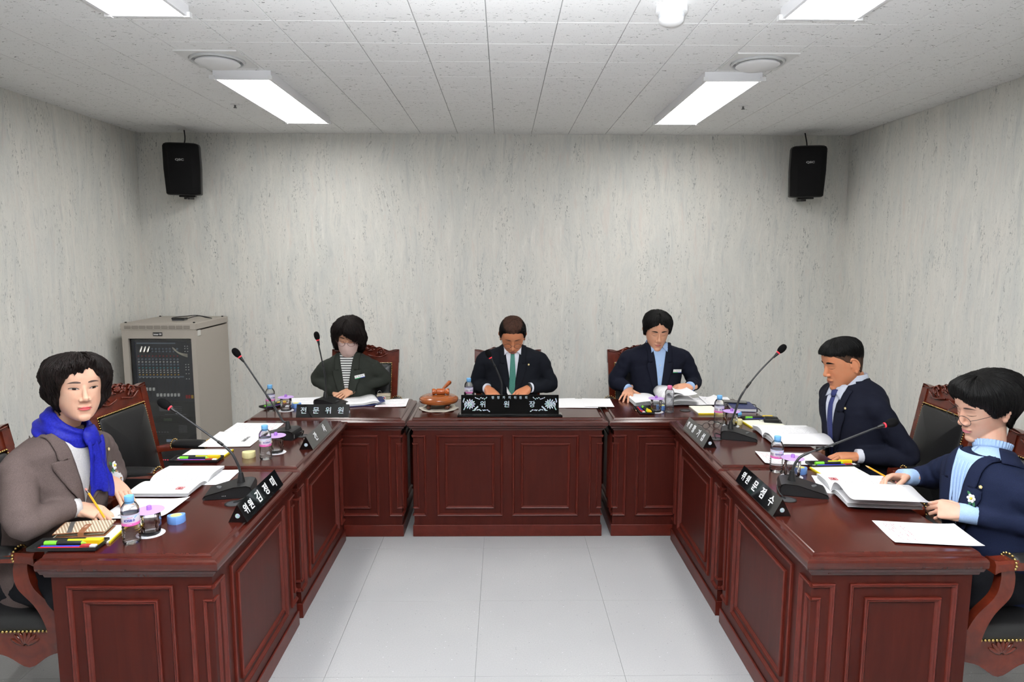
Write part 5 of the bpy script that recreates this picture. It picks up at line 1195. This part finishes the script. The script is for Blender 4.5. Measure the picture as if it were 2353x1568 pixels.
    for s in (-1,1):
        def lap(u,v):
            z=lerp(zt+.004,zv-.01,v); xi=lerp(vt,.0,v**P.get('vp',.9))
            w=interp(v,[0,.1,.26,.30,.32,.34,.42,.7,1],[.03,.04,.048,.038,.03,lw*.95,lw,lw*.72,.012])
            return (s*(xi+(u)*w),z-u*(.012 if v<.3 else -.006)*(1 if v<.9 else 0))
        patch('lapel',lap,7,44,lambda u,v:.0085+.003*math.sin(PI*u),P.get('lapelmat',jm),.0045)
    # collar behind the neck
    n0=nb+Vector((0,.004,.01)); ax=((HM@Vector((0,.03,-.06)))-n0).normalized()
    def band(name,r0,r1,h0,h1,a0,m,th=.004,yo=0,sq=1.0):
        q=ax.to_track_quat('Z','Y').to_matrix(); X=(Vector((1,0,0))-ax*ax.x).normalized(); Yv=ax.cross(X)
        def fn(u,v):
            a=lerp(-a0,a0,u)+PI/2; r=lerp(r0,r1,v); return n0+X*r*math.cos(a)*sq+Yv*(r*math.sin(a)+yo)+ax*lerp(h0,h1,v)
        mb=MB(); mb.grid(fn,36,4,th); return mb.build(name,m,t,smooth=True)
    ck=P.get('neck',.057)
    band('jacket_collar',ck*P.get('jc',(1.6,1.24))[0],ck*P.get('jc',(1.6,1.24))[1],-.018,.044,2.1,jm,.006,.003)
    if P.get('shirt'): band('shirt_yoke',*(P.get('yoke',(.092,.0))[:1]),ck*1.08,P.get('yoke',(.092,.0))[1],.05,PI,P['shirt'],.002,P.get('yoke_y',0))
    if P.get('collar'):
        band('shirt_collar',ck*1.32,ck*1.13,-.012,(.058+P.get('chi',0)) if not P.get('hi') else .066,PI*.93 if not P.get('open') else 2.55,P['collar'],.003,.001)
        if not P.get('hi'):
            for s in (-1,1): patch('collar_point',lambda u,v:(s*lerp(.006 if not P.get('open') else .022,.056,u)*(1) , lerp(zt+.002+.012*u, zt-.058+.03*(1-u)*(1),v) ),6,6,.0125,P['collar'],.0025)
    if P.get('tie'):
        kz=zt-.012
        patch('tie_knot',lambda u,v:((2*u-1)*lerp(.021,.0135,v),lerp(kz,kz-.036,v)),6,6,.012,P['tie'],.004,bulge=.010)
        patch('tie_blade',lambda u,v:((2*u-1)*lerp(.0125,.03,v)+P.get('tiex',0)*v,lerp(kz-.034,zv-.06,v)),6,20,.0085,P['tie'],.003,bulge=.004)
    P2=dict(t=t,bt=bt,bh=bh,HM=HM,dr=dr,sh=sh,zt=zt,zv=zv,patch=patch,band=band,jb=jb,body=body,jk=jk,n0=n0,ax=ax,cy=cy,W=W,D=D)
    # ---- hair
    if P.get('hair'):
        hm=hair_mesh(P['hair']); o=from_arrays('hair',[(xf(np.array(hm.v),HM),hm.f,0)],[dark],t)
        bm=bmesh.new(); bm.from_mesh(o.data); bmesh.ops.recalc_face_normals(bm,faces=bm.faces); bm.to_mesh(o.data); bm.free(); P2['hair']=o
        if P.get('hair2'):
            hm=hair_mesh(P['hair2']); o=from_arrays(P['hair2']['name'],[(xf(np.array(hm.v),HM),hm.f,0)],[P['hair2']['mat']],t)
    return P2
def glasses(c, col, r=.0225, rx=1.08, drop=-.004, thick=.0013, yoff=0):
    HM,t=c['HM'],c['t']; y=-.108+yoff; q=empty('eyeglasses',(0,0,0)); q.parent=t; f=lambda p:HM@Vector(p)
    for s in (-1,1):
        ptsr=[f((s*.033+r*rx*math.cos(a),y+.006*abs(math.cos(a))*(1 if s*math.cos(a)>0 else 0)+.002,.006+drop+r*.86*math.sin(a))) for a in np.linspace(0,2*PI,29)]
        m=MB(); m.tube(ptsr,thick,6); m.build('rim',col,q,smooth=True)
        MB().tube([f((s*.057,y+.006,.012+drop)),f((s*.069,y+.026,.013+drop)),f((s*.077,-.03,.010+drop)),f((s*.079,.008,.006)),f((s*.077,.022,-.006))],thick*.9,6).build('temple',col,q,smooth=True)
    MB().tube([f((-.0105,y+.002,.009+drop)),f((0,y-.003,.0125+drop)),f((.0105,y+.002,.009+drop))],thick,6).build('bridge',col,q,smooth=True)
def badge_pin(c, x, z, name='lapel_pin', r=.0068):
    p=c['dr'](x,z,.0175); h=c['bt'].ray_cast(Vector((x,-1.5,z)),Vector((0,1,0))); n=h[1]; M=Matrix.Translation(p)@n.to_track_quat('Z','Y').to_matrix().to_4x4(); q=empty(name,(0,0,0)); q.parent=c['t']
    m=MB()
    for k in range(5): a=2*PI*k/5+PI/2; m.ball((r*.55*math.cos(a),r*.55*math.sin(a),0),(r*.5,r*.5,.0016),8,5,M)
    m.build('pin_petal_disc',mat('pin_gold',lin((236,212,140)),.3,.6),q,smooth=True); MB().ball((0,0,.001),(r*.42,r*.42,.0016),8,5,M).build('pin_centre',WHITE,q,smooth=True)
def flower(c, x, z):
    p=c['dr'](x,z,.018); h=c['bt'].ray_cast(Vector((x,-1.5,z)),Vector((0,1,0))); M=Matrix.Translation(p)@h[1].to_track_quat('Z','Y').to_matrix().to_4x4(); q=empty('flower_brooch',(0,0,0)); q.parent=c['t']
    for k in range(6):
        a=2*PI*k/6; MB().ball((0,0,0),(.0095,.007,.0035),10,6,M@TR((.0085*math.cos(a),.0085*math.sin(a),.003),(0,-.35,a))).build('petal',WHITE,q,smooth=True)
    MB().ball((0,0,.0065),(.0048,.0048,.0045),10,6,M).build('stamen',mat('stamen_yellow',lin((240,205,60)),.6),q,smooth=True)
    for a in (-1.9,-1.2,2.4): MB().ball((0,0,0),(.014,.006,.0016),10,6,M@TR((.017*math.cos(a),.017*math.sin(a),-.001),(0,0,a))).build('leaf',mat('leaf_green',lin((40,96,60)),.6),q,smooth=True)
def name_tag(c, x, z, rot):
    p=c['dr'](x,z,.016); h=c['bt'].ray_cast(Vector((x,-1.5,z)),Vector((0,1,0))); n=h[1]; up=Vector((0,0,1)); X=up.cross(n).normalized(); Y=n.cross(X)
    M=Matrix(((X.x,Y.x,n.x,p.x),(X.y,Y.y,n.y,p.y),(X.z,Y.z,n.z,p.z),(0,0,0,1)))@Matrix.Rotation(rot,4,'Z'); q=empty('name_tag',(0,0,0)); q.parent=c['t']
    MB().box(-.034,.034,-.011,.011,0,.003,M,b=.001).build('tag_plate',WHITE,q); MB().box(-.034,.004,-.0125,-.0075,.0,.0034,M).build('green_band',mat('tag_green',lin((30,150,90)),.5),q); MB().box(.004,.034,-.0125,-.0085,.0,.0034,M).build('blue_band',mat('tag_blue',lin((40,70,170)),.5),q)
    for k in range(3): text_obj('tag_character','■',.007,mat('tag_ink',lin((110,110,115)),.6),q,M@Matrix.Translation((-.006+.012*k,.001,.0032)),.0001)
    MB().lathe([(.0035,0),(.003,.0005)],10,M@Matrix.Translation((-.024,.001,.003))).build('tag_emblem',mat('tag_emb',lin((200,150,140)),.6),q)
def m_skin(name,c):
    m=bpy.data.materials.new(name); nt,b=nodes_of(m); v=coords(nt); n=noise(nt,v,28,4,.6); n2=noise(nt,v,160,2)
    cc=mix(nt,ramp(nt,n,[(.35,(0,)),(.7,(.5,))]),lin(c),lin((min(255,c[0]+6),c[1]-16,c[2]-18))); L(nt,cc,b.inputs['Base Color']); b.inputs['Roughness'].default_value=.5; b.inputs['Specular IOR Level'].default_value=.35
    pass
    bump(nt,b,n2,.05,.002); return m
def m_hair(name,c,c2,rough=.42):
    m=bpy.data.materials.new(name); nt,b=nodes_of(m); v=coords(nt,(90,90,14)); n=noise(nt,v,1.4,4,.6); L(nt,ramp(nt,n,[(.35,lin(c)),(.75,lin(c2))]),b.inputs['Base Color']); b.inputs['Roughness'].default_value=rough; b.inputs['Specular IOR Level'].default_value=.14
    bump(nt,b,n,.5,.004); return m
def m_cloth(name,c,c2,sc=900,rough=.85,str_=.15):
    m=bpy.data.materials.new(name); nt,b=nodes_of(m); v=coords(nt); n=noise(nt,v,sc*.5,2); L(nt,ramp(nt,n,[(.35,lin(c)),(.65,lin(c2))]),b.inputs['Base Color']); b.inputs['Roughness'].default_value=rough; b.inputs['Specular IOR Level'].default_value=.12
    bump(nt,b,n,str_,.002); return m
BLKH=m_hair('hair_black',(6,6,6),(14,13,13),.5); BRNH=m_hair('hair_dark_brown',(10,7,6),(26,16,14),.5)
BROWM=mat('brow_soft',lin((70,52,46)),.8); STUB=m_hair('hair_stubble',(52,36,28),(84,60,46),.7); THIN=m_hair('hair_thin_brown',(44,28,22),(84,56,44),.6)
NAVYJ=m_cloth('navy_wool',(17,19,30),(22,25,38)); BLKJ=m_cloth('black_wool',(16,18,24),(22,25,32)); GREYJ=m_cloth('taupe_wool',(78,67,65),(92,80,77)); OLVJ=m_cloth('olive_wool',(40,43,39),(50,53,48)); NVY2=m_cloth('midnight_wool',(18,24,44),(25,32,56))
WSH=m_cloth('white_shirt',(214,216,228),(224,226,236),600); BSH=m_cloth('blue_shirt',(160,188,228),(170,198,236),600); GSH=m_cloth('grey_blouse',(196,194,196),(210,208,208),600)
TRD=m_cloth('dark_trousers',(22,23,27),(28,29,34))
FLAT=dict(thumb=(.75,.15,.15,.1),index=(.06,.12,.12,.08),middle=(.0,.12,.12,.08),ring=(-.05,.14,.12,.08),little=(-.12,.16,.12,.08))
SPREAD=dict(thumb=(1.0,.15,.1,.1),index=(.2,.15,.15,.1),middle=(.04,.15,.15,.1),ring=(-.12,.15,.15,.1),little=(-.3,.18,.15,.1))
CURL=dict(thumb=(.55,.5,.3,.4),index=(.02,.75,.75,.5),middle=(.0,.85,.85,.5),ring=(-.03,.95,.9,.5),little=(-.06,1.0,.9,.5))
REST=dict(thumb=(.5,.45,.25,.25),index=(.05,.45,.45,.3),middle=(.0,.5,.5,.3),ring=(-.04,.55,.5,.3),little=(-.1,.6,.5,.3))
PEN=dict(thumb=(.45,.55,.35,.3),index=(-.02,.55,.6,.35),middle=(-.01,.65,.7,.4),ring=(-.03,.75,.75,.4),little=(-.05,.8,.7,.4))
# --- middle: man with green tie
cC=make_person('man in a dark suit and green tie reading at the middle desk',(.065,4.75),0,dict(seed=1,sh=1.055,shw=.225,girth=1.04,lean=.03,head=(.065,4.65,1.178),hrot=(0,.56,0),hs=1.07,skin=m_skin('skin_tan',(192,128,92)),hairmat=BLKH,browmat=BROWM,lip=mat('lip_brown',lin((150,84,70)),.45),
  jacket=BLKJ,trousers=TRD,shirt=WSH,collar=WSH,tie=m_cloth('green_tie',(62,112,102),(72,124,112),500,.5),cuff=WSH,cufflen=-.004,vz=.75,eye=.1,mouth=.8,nose=1.03,brow=(.031,.003),fold=1.1,
  arm=dict(R=dict(elbow=(-.185,4.74,.82),wrist=(-.105,4.615,.815),fwd=(.38,-.85,-.3),up=(-.1,-.35,.93),pose=REST),L=dict(elbow=(.335,4.74,.82),wrist=(.175,4.60,.823),fwd=(-.72,-.62,-.32),up=(.1,-.4,.9),pose=REST,short=.02)),
  hair=dict(zb=[(-180,-.075),(-120,-.06),(-100,-.01),(-84,-.012),(-72,.0),(-60,.03),(-48,.062),(-30,.076),(0,.08),(30,.076),(48,.062),(60,.03),(72,.0),(84,-.012),(100,-.01),(120,-.06),(180,-.075)],th=lambda t,q,z:.0035+.006*min(1,q*2)*(1 if abs(t)>.9 else .6)-.004*max(0,(q-.85)/.15),strand=.002,rag=.003,virt=-.08,lip=.001,le=1.01,lr=.0018,locks=380,wave=.0),hair2=dict(name='hair_top',mat=THIN,zb=[(-180,.07),(-100,.095),(-60,.09),(-35,.082),(0,.078),(35,.082),(60,.09),(100,.095),(180,.07)],th=lambda t,q,z:.0105-.004*max(0,(q-.8)/.2),strand=.0012,rag=.003,f=20,lip=.001,le=1.01,lr=.0015,locks=300,seed=2)))
glasses(cC,mat('glasses_brown',lin((50,30,28)),.3),.0215,1.1,-.008); badge_pin(cC,.105,.985)
band=cC['patch']
wr=cC['W']((.175,4.60,.823)); e=cC['W']((.335,4.74,.82)); d=(wr-e).normalized(); q=MB(); q.tube([wr-d*.016,wr+d*.004],.034,20); q.build('wristwatch',BLK,cC['t'],smooth=True)
# --- right back: young man
cB=make_person('young man in a navy jacket and open-necked blue shirt at the back right desk',(1.075,4.75),0,dict(seed=2,sh=1.07,shw=.225,girth=1.0,lean=.02,head=(1.06,4.665,1.218),hrot=(-.02,.40,0),hs=1.06,skin=m_skin('skin_light_tan',(212,160,130)),hairmat=BLKH,lip=mat('lip_rose',lin((186,108,98)),.45),
  jacket=NAVYJ,trousers=TRD,shirt=BSH,collar=BSH,open=1,cuff=BSH,cufflen=.006,vz=.74,vtop=.06,vp=.6,eye=.1,jaw=.98,brow=(.031,.0042),
  arm=dict(R=dict(elbow=(.795,4.75,.84),wrist=(.872,4.64,.805),fwd=(-.28,-.93,-.2),up=(-.1,-.2,.97),pose=SPREAD),L=dict(elbow=(1.355,4.74,.84),wrist=(1.285,4.60,.83),fwd=(-.85,-.45,-.12),up=(.25,-.65,.7),pose=CURL)),
  hair=dict(zb=[(-180,-.085),(-120,-.06),(-98,-.01),(-82,-.03),(-70,.0),(-55,.028),(-35,.056),(-12,.078),(0,.088),(12,.078),(35,.052),(55,.02),(70,.0),(82,-.03),(98,-.01),(120,-.06),(180,-.085)],th=lambda t,q,z:.010+.010*math.sin(min(1,q*1.25)*PI*.85)-.009*math.exp(-((t)/.09)**2)*(1 if abs(t)<1 else 0),strand=.004,rag=.008,virt=-.09,f=10,lip=.003,le=1.05,lr=.0022,wave=.02,locks=480)))
name_tag(cB,.115,.94,-.06)
for zz_ in (.98,.90,.82): p=cB['dr'](0,zz_,.009); MB().ball(p,(.0045,.002,.0045),8,5).build('shirt_button',WHITE,cB['t'],smooth=True)
# --- left back: woman with mask
STR=bpy.data.materials.new('striped_knit'); nt,b=nodes_of(STR); s_=N(nt,'ShaderNodeSeparateXYZ'); L(nt,coords(nt),s_.inputs[0]); k_=mathn(nt,'LESS_THAN',mathn(nt,'FRACT',mathn(nt,'MULTIPLY',s_.outputs[2],62)),.4); L(nt,mix(nt,k_,lin((232,232,230)),lin((24,26,30))),b.inputs['Base Color']); b.inputs['Roughness'].default_value=.85
cM=make_person('woman in an olive jacket and beige face mask at the back left desk',(-1.065,4.745),0,dict(seed=3,sh=1.005,shw=.19,girth=.94,lean=.045,bust=.02,head=(-1.055,4.655,1.178),hrot=(.02,.42,.04),hs=1.03,neck=.05,skin=m_skin('skin_warm',(206,158,128)),hairmat=BRNH,lip=mat('lip_rose',lin((186,108,98)),.45),
  jacket=OLVJ,trousers=TRD,shirt=STR,vz=.72,vtop=.052,vp=.8,eye=.1,lapel=.07,hand=.93,brow=(.03,.0032),
  arm=dict(R=dict(elbow=(-1.30,4.74,.86),wrist=(-1.155,4.63,.805),fwd=(.55,-.72,-.35),up=(-.2,-.3,.9),pose=REST,short=.0),L=dict(elbow=(-.845,4.74,.86),wrist=(-1.02,4.605,.822),fwd=(-.72,-.58,-.38),up=(.15,-.5,.85),pose=FLAT,short=.0)),
  hair=dict(zb=[(-180,-.12),(-110,-.125),(-85,-.11),(-62,-.09),(-50,-.03),(-38,.02),(-25,.05),(-12,.066),(0,.05),(12,.03),(25,.014),(42,-.002),(54,-.04),(64,-.09),(85,-.115),(110,-.125),(180,-.12)],th=lambda t,q,z:.010+.020*math.sin(min(1,q*1.1)*PI*.8)+.022*max(0,(q-.5)/.5)*(1 if abs(t)>.7 else .15)-.006*math.exp(-((t+.2)/.07)**2)*(1 if abs(t)<1.2 else 0),strand=.007,rag=.014,virt=-.02,tuck=.9,f=9,lip=.006,sweep=.25,seed=3,wave=.06,le=1.1,locks=520,lr=.0024,vol=.01,fly=30,part=-.25,part_d=.008)))
glasses(cM,mat('glasses_rosegold',lin((120,80,76)),.3,.6),.022,1.08,-.004,.0011,-.004)
MASK=m_cloth('beige_mask',(206,176,168),(214,186,178),700); bh=cM['bh']
def mask_pt(u,v):
    hw=interp(v,[0,.25,.6,1],[.056,.068,.058,.026]); x=(2*u-1)*hw; z=lerp(-.006+.012*math.exp(-((2*u-1)/.3)**2),-.116,v); pr=interp(v,[0,.12,.35,.65,.9,1],[.099,.109,.119,.114,.102,.088])
    return Vector((x,-(pr*(1-.60*(abs(x)/.068)**2.2)+.003*math.exp(-(x/.008)**2)),z))
mk=MB(); mk.grid(mask_pt,28,22,.0015); mk.tube([(.066,-.05,-.03),(.078,-.02,-.015),(.08,.006,.0)],.0012,5); mk.tube([(-.066,-.05,-.03),(-.078,-.02,-.015),(-.08,.006,.0)],.0012,5)
from_arrays('face_mask',[(xf(np.array(mk.v),cM['HM']),mk.f,0)],[MASK],cM['t'])
name_tag(cM,.085,.905,.18)
wr=cM['W']((-1.02,4.605,.822)); d=(wr-cM['W']((-.845,4.74,.86))).normalized()
for k in range(16):
    a=2*PI*k/16; X=d.orthogonal().normalized(); Y=d.cross(X); MB().ball(wr+d*.012+(X*math.cos(a)+Y*math.sin(a))*.03,.0052,8,6).build('bracelet_bead',mat('bead_cream',lin((200,180,160)),.4),cM['t'],smooth=True)
# --- right: man in profile
SSH=bpy.data.materials.new('pinstripe_shirt'); nt,b=nodes_of(SSH); s_=N(nt,'ShaderNodeSeparateXYZ'); L(nt,coords(nt),s_.inputs[0]); k_=mathn(nt,'LESS_THAN',mathn(nt,'FRACT',mathn(nt,'MULTIPLY',s_.outputs[0],260)),.35); L(nt,mix(nt,k_,lin((206,210,222)),lin((160,168,190))),b.inputs['Base Color']); b.inputs['Roughness'].default_value=.85
cR=make_person('man in profile in a navy suit reading with head bowed at the second right desk',(1.91,3.49),-PI/2+.2,dict(seed=4,tilt=.45,chi=.014,sh=1.035,shw=.205,girth=1.04,lean=.10,head=(1.765,3.475,1.178),hrot=(-.10,.32,0),hs=1.09,neck=.062,skin=m_skin('skin_brown',(188,128,94)),hairmat=STUB,browmat=BLKH,lip=mat('lip_brown2',lin((146,88,72)),.45),jaw=1.06,
  jacket=NAVYJ,trousers=TRD,shirt=SSH,collar=m_cloth('pale_collar',(184,190,206),(196,202,216),600),tie=m_cloth('navy_tie',(44,50,92),(54,60,104),500,.5),cuff=WSH,vz=.70,vtop=.058,eye=.1,fold=1.0,nose=1.0,brow=(.03,.0048),
  arm=dict(L=dict(elbow=(2.02,3.27,.735),wrist=(1.775,3.29,.735),fwd=(-.95,.15,-.05),up=(-.05,-.1,.98),pose=REST),R=dict(elbow=(1.98,3.78,.76),wrist=(1.79,3.70,.65),fwd=(-.7,-.3,-.5),up=(0,.1,.98),pose=REST)),
  hair=dict(zb=[(-180,-.07),(-120,-.05),(-100,.0),(-80,.014),(-66,.03),(-52,.05),(-38,.06),(0,.066),(38,.06),(52,.05),(66,.03),(80,.014),(100,.0),(120,-.05),(180,-.07)],th=lambda t,q,z:.0012,strand=.0006,rag=.004,virt=-.08,f=22,lip=.0,locks=0),hair2=dict(name='hair_top',mat=BLKH,zb=[(-180,-.01),(-120,.02),(-90,.04),(-60,.056),(-38,.064),(0,.07),(38,.064),(60,.056),(90,.04),(120,.02),(180,-.01)],th=lambda t,q,z:(.010-(.0095*q**2.5 if abs(t)>.8 else .0095*q**2.5*abs(t)/.8))+.009*max(0,math.cos(t))**3*q,strand=.003,rag=.007,f=22,lip=.001,le=1.04,lr=.0014,locks=520,seed=4)))
badge_pin(cR,.10,.965)
# --- right front: woman with pencil
cW=make_person('woman in a navy jacket and round glasses holding a pencil, near right desk',(1.90,2.49),-PI/2+.12,dict(seed=5,sh=.945,shw=.19,girth=.98,lean=.07,bust=.025,head=(1.842,2.535,1.158),yoke=(.1,-.006),yoke_y=-.004,jc=(2.35,1.5),hrot=(-.04,.34,.06),hs=1.04,browmat=BROWM,neck=.05,skin=m_skin('skin_fair',(206,164,142)),hairmat=BLKH,lip=mat('lip_pink',lin((196,116,122)),.4),
  jacket=NVY2,trousers=TRD,shirt=BSH,collar=BSH,hi=1,cuff=BSH,cufflen=.022,vz=.64,vtop=.064,vp=.5,eye=.1,lapel=.075,hand=.95,brow=(.031,.0034),
  arm=dict(R=dict(elbow=(1.83,2.78,.80),wrist=(1.675,2.72,.815),fwd=(-.93,-.1,.06),up=(-.15,.55,.8),pose=PEN,short=.035),L=dict(elbow=(1.98,2.26,.775),wrist=(1.71,2.40,.785),fwd=(-.85,.5,.02),up=(-.1,-.75,.65),pose=CURL,short=.035)),
  hair=dict(zb=[(-180,-.095),(-120,-.085),(-100,-.06),(-86,-.05),(-70,-.05),(-56,-.01),(-44,.03),(-30,.052),(-10,.062),(0,.058),(20,.045),(36,.034),(48,.022),(58,.004),(66,-.01),(78,-.014),(92,-.006),(104,-.03),(120,-.08),(180,-.095)],th=lambda t,q,z:.010+.019*math.sin(min(1,q*1.1)*PI*.85)+.020*math.exp(-((abs(t)-PI)/1.0)**2)*math.sin(min(1,q)*PI)-.008*max(0,(q-.8)/.2)-.014*max(0,(q-.55)/.45)*(1 if abs(t)<1.1 else 0),strand=.003,rag=.006,virt=-.06,tuck=1.0,f=12,lip=.004,seed=9,le=1.04,lr=.0018,vol=.006,fly=6,part=.5,part_d=.006,locks=600,wave=.01)))
glasses(cW,mat('glasses_black',lin((26,24,28)),.3),.0235,1.04,-.012,.0011,-.006); badge_pin(cW,.095,.895); flower(cW,.075,.845)
m=MB(); n0,ax=cW['n0'],cW['ax']; X=(Vector((1,0,0))-ax*ax.x).normalized(); Yv=ax.cross(X)
m.grid(lambda u,v:n0+(X*math.cos(2*PI*u)+Yv*math.sin(2*PI*u))*(.060+.003*v*math.sin(2*PI*u*34)+.005*v)+ax*lerp(.045,.074,v),180,3,.0012); m.build('ruffled_collar',BSH,cW['t'],smooth=True)
for k in range(5): cW['patch']('blouse_pleat',lambda u,v,k=k:((k-2)*.017*(1-.3*v)+(2*u-1)*.005,lerp(cW['zt']-.03,cW['zv']+.1,v)),3,14,.007,BSH,.002,bulge=.003)
# --- left front: woman with scarf
cL=make_person('woman in a taupe jacket and royal blue scarf at the near left desk',(-1.735,2.53),PI/2-.36,dict(seed=6,sh=1.035,shw=.185,girth=1.0,lean=.09,bust=.03,head=(-1.562,2.485,1.246),hrot=(-.42,.06,.03),hs=.98,jaw=1.1,browmat=BROWM,neck=.052,skin=m_skin('skin_fair2',(212,170,146)),hairmat=BRNH,lip=mat('lip_red',lin((206,84,88)),.35),
  jacket=GREYJ,trousers=TRD,shirt=GSH,cuff=GSH,cufflen=.012,vz=.80,vtop=.058,vp=.8,eye=.85,gaze=(.25,-.1),lapel=.075,hand=.95,brow=(.033,.0036),mcurve=-.003,lidmat=mat('lid_shade',lin((178,130,108)),.5),
  arm=dict(R=dict(elbow=(-1.625,2.235,.82),wrist=(-1.565,2.42,.812),fwd=(.88,.05,-.25),up=(.25,-.2,.95),pose=PEN,short=.012),L=dict(elbow=(-1.64,2.80,.81),wrist=(-1.568,2.665,.835),fwd=(.72,-.48,-.45),up=(.35,.1,.9),pose=FLAT,short=.01)),
  hair=dict(zb=[(-180,-.10),(-130,-.105),(-105,-.095),(-85,-.075),(-68,-.05),(-58,-.005),(-46,.035),(-30,.06),(-12,.074),(0,.08),(14,.078),(30,.064),(46,.035),(58,-.005),(68,-.045),(85,-.075),(105,-.095),(130,-.105),(180,-.10)],th=lambda t,q,z:.013+.014*math.sin(min(1,q*1.05)*PI*.85)-.008*max(0,(q-.75)/.25)+.013*math.exp(-((abs(t)-1.7)/.55)**2)*math.sin(min(1,q)*PI*.95),strand=.008,rag=.012,virt=-.03,tuck=1.2,f=8,lip=.006,sweep=.3,seed=12,wave=.05,le=1.09,locks=640,lr=.0026,vol=.016,fly=50,part=.2,part_d=.012)))
SCARF=m_cloth('royal_blue_silk',(22,26,128),(30,34,146),300,.5,.05)
n0,ax=cL['n0'],cL['ax']; X=(Vector((1,0,0))-ax*ax.x).normalized(); Yv=ax.cross(X); m=MB(); rings=[]
for i in range(97):
    a=2*PI*i/96; fr=max(0,-math.sin(a)); cen=n0+(X*math.cos(a)*(.070+.010*fr)+Yv*math.sin(a)*(.068+.03*fr))+ax*(.058-.006*fr); rad_=(X*math.cos(a)+Yv*math.sin(a))
    ring_=[]
    for k in range(36):
        b_=2*PI*k/36; hh=.054-.012*fr; fo=.0045*math.sin(5*b_+2.0*a)+.003*math.sin(9*b_-3*a)
        ring_.append(cen+rad_*((.017+fo)*math.cos(b_)+.022*(-math.sin(b_))*.5)+ax*hh*math.sin(b_))
    rings.append(ring_)
m.loft(rings[:-1]+[rings[0]],cap=False); m.build('scarf_wrap',SCARF,cL['t'],smooth=True)
kz=cL['zt']-.03; kx=.03
q=cL['patch']('scarf_knot',lambda u,v:(kx+(2*u-1)*.024,lerp(kz+.022,kz-.03,v)),10,10,.024,SCARF,.012,bulge=.014)
cL['patch']('scarf_end',lambda u,v:(kx-.004+.028*v+(2*u-1)*lerp(.02,.04,min(1,v*1.6)),lerp(kz-.02,kz-.22+.02*math.sin(u*5),v)),26,24,lambda u,v:.022+.006*math.sin(u*11+v*2)+.012*(1-v),SCARF,.003)
cL['patch']('scarf_end',lambda u,v:(kx+.026-.03*v*.2+(2*u-1)*lerp(.018,.03,min(1,v*1.6)),lerp(kz-.015,kz-.15+.015*math.sin(u*4),v)),20,20,lambda u,v:.017+.005*math.sin(u*9+v*3)+.012*(1-v),SCARF,.003)
badge_pin(cL,.105,.985); flower(cL,.115,.915)
wl=cL['W']((-1.568,2.665,.835)); el=cL['W']((-1.64,2.80,.81)); d=(wl-el).normalized(); X=d.orthogonal().normalized(); Y=d.cross(X)
for k in range(18): a=2*PI*k/18; MB().ball(wl+d*.002+(X*math.cos(a)+Y*math.sin(a))*.032,.0055,8,6).build('bracelet_bead',mat('bead_%d'%(k%3),lin([(60,40,26),(140,100,50),(50,70,50)][k%3]),.35),cL['t'],smooth=True)
pencil('pencil','yellow pencil in the right hand of the woman in the blue scarf',(-1.450,2.415,.7565),(-1.535,2.44,.875))
pencil('pencil','yellow pencil with a pink rubber in the hand of the woman in round glasses',(1.500,2.725,.868),(1.625,2.70,.80))
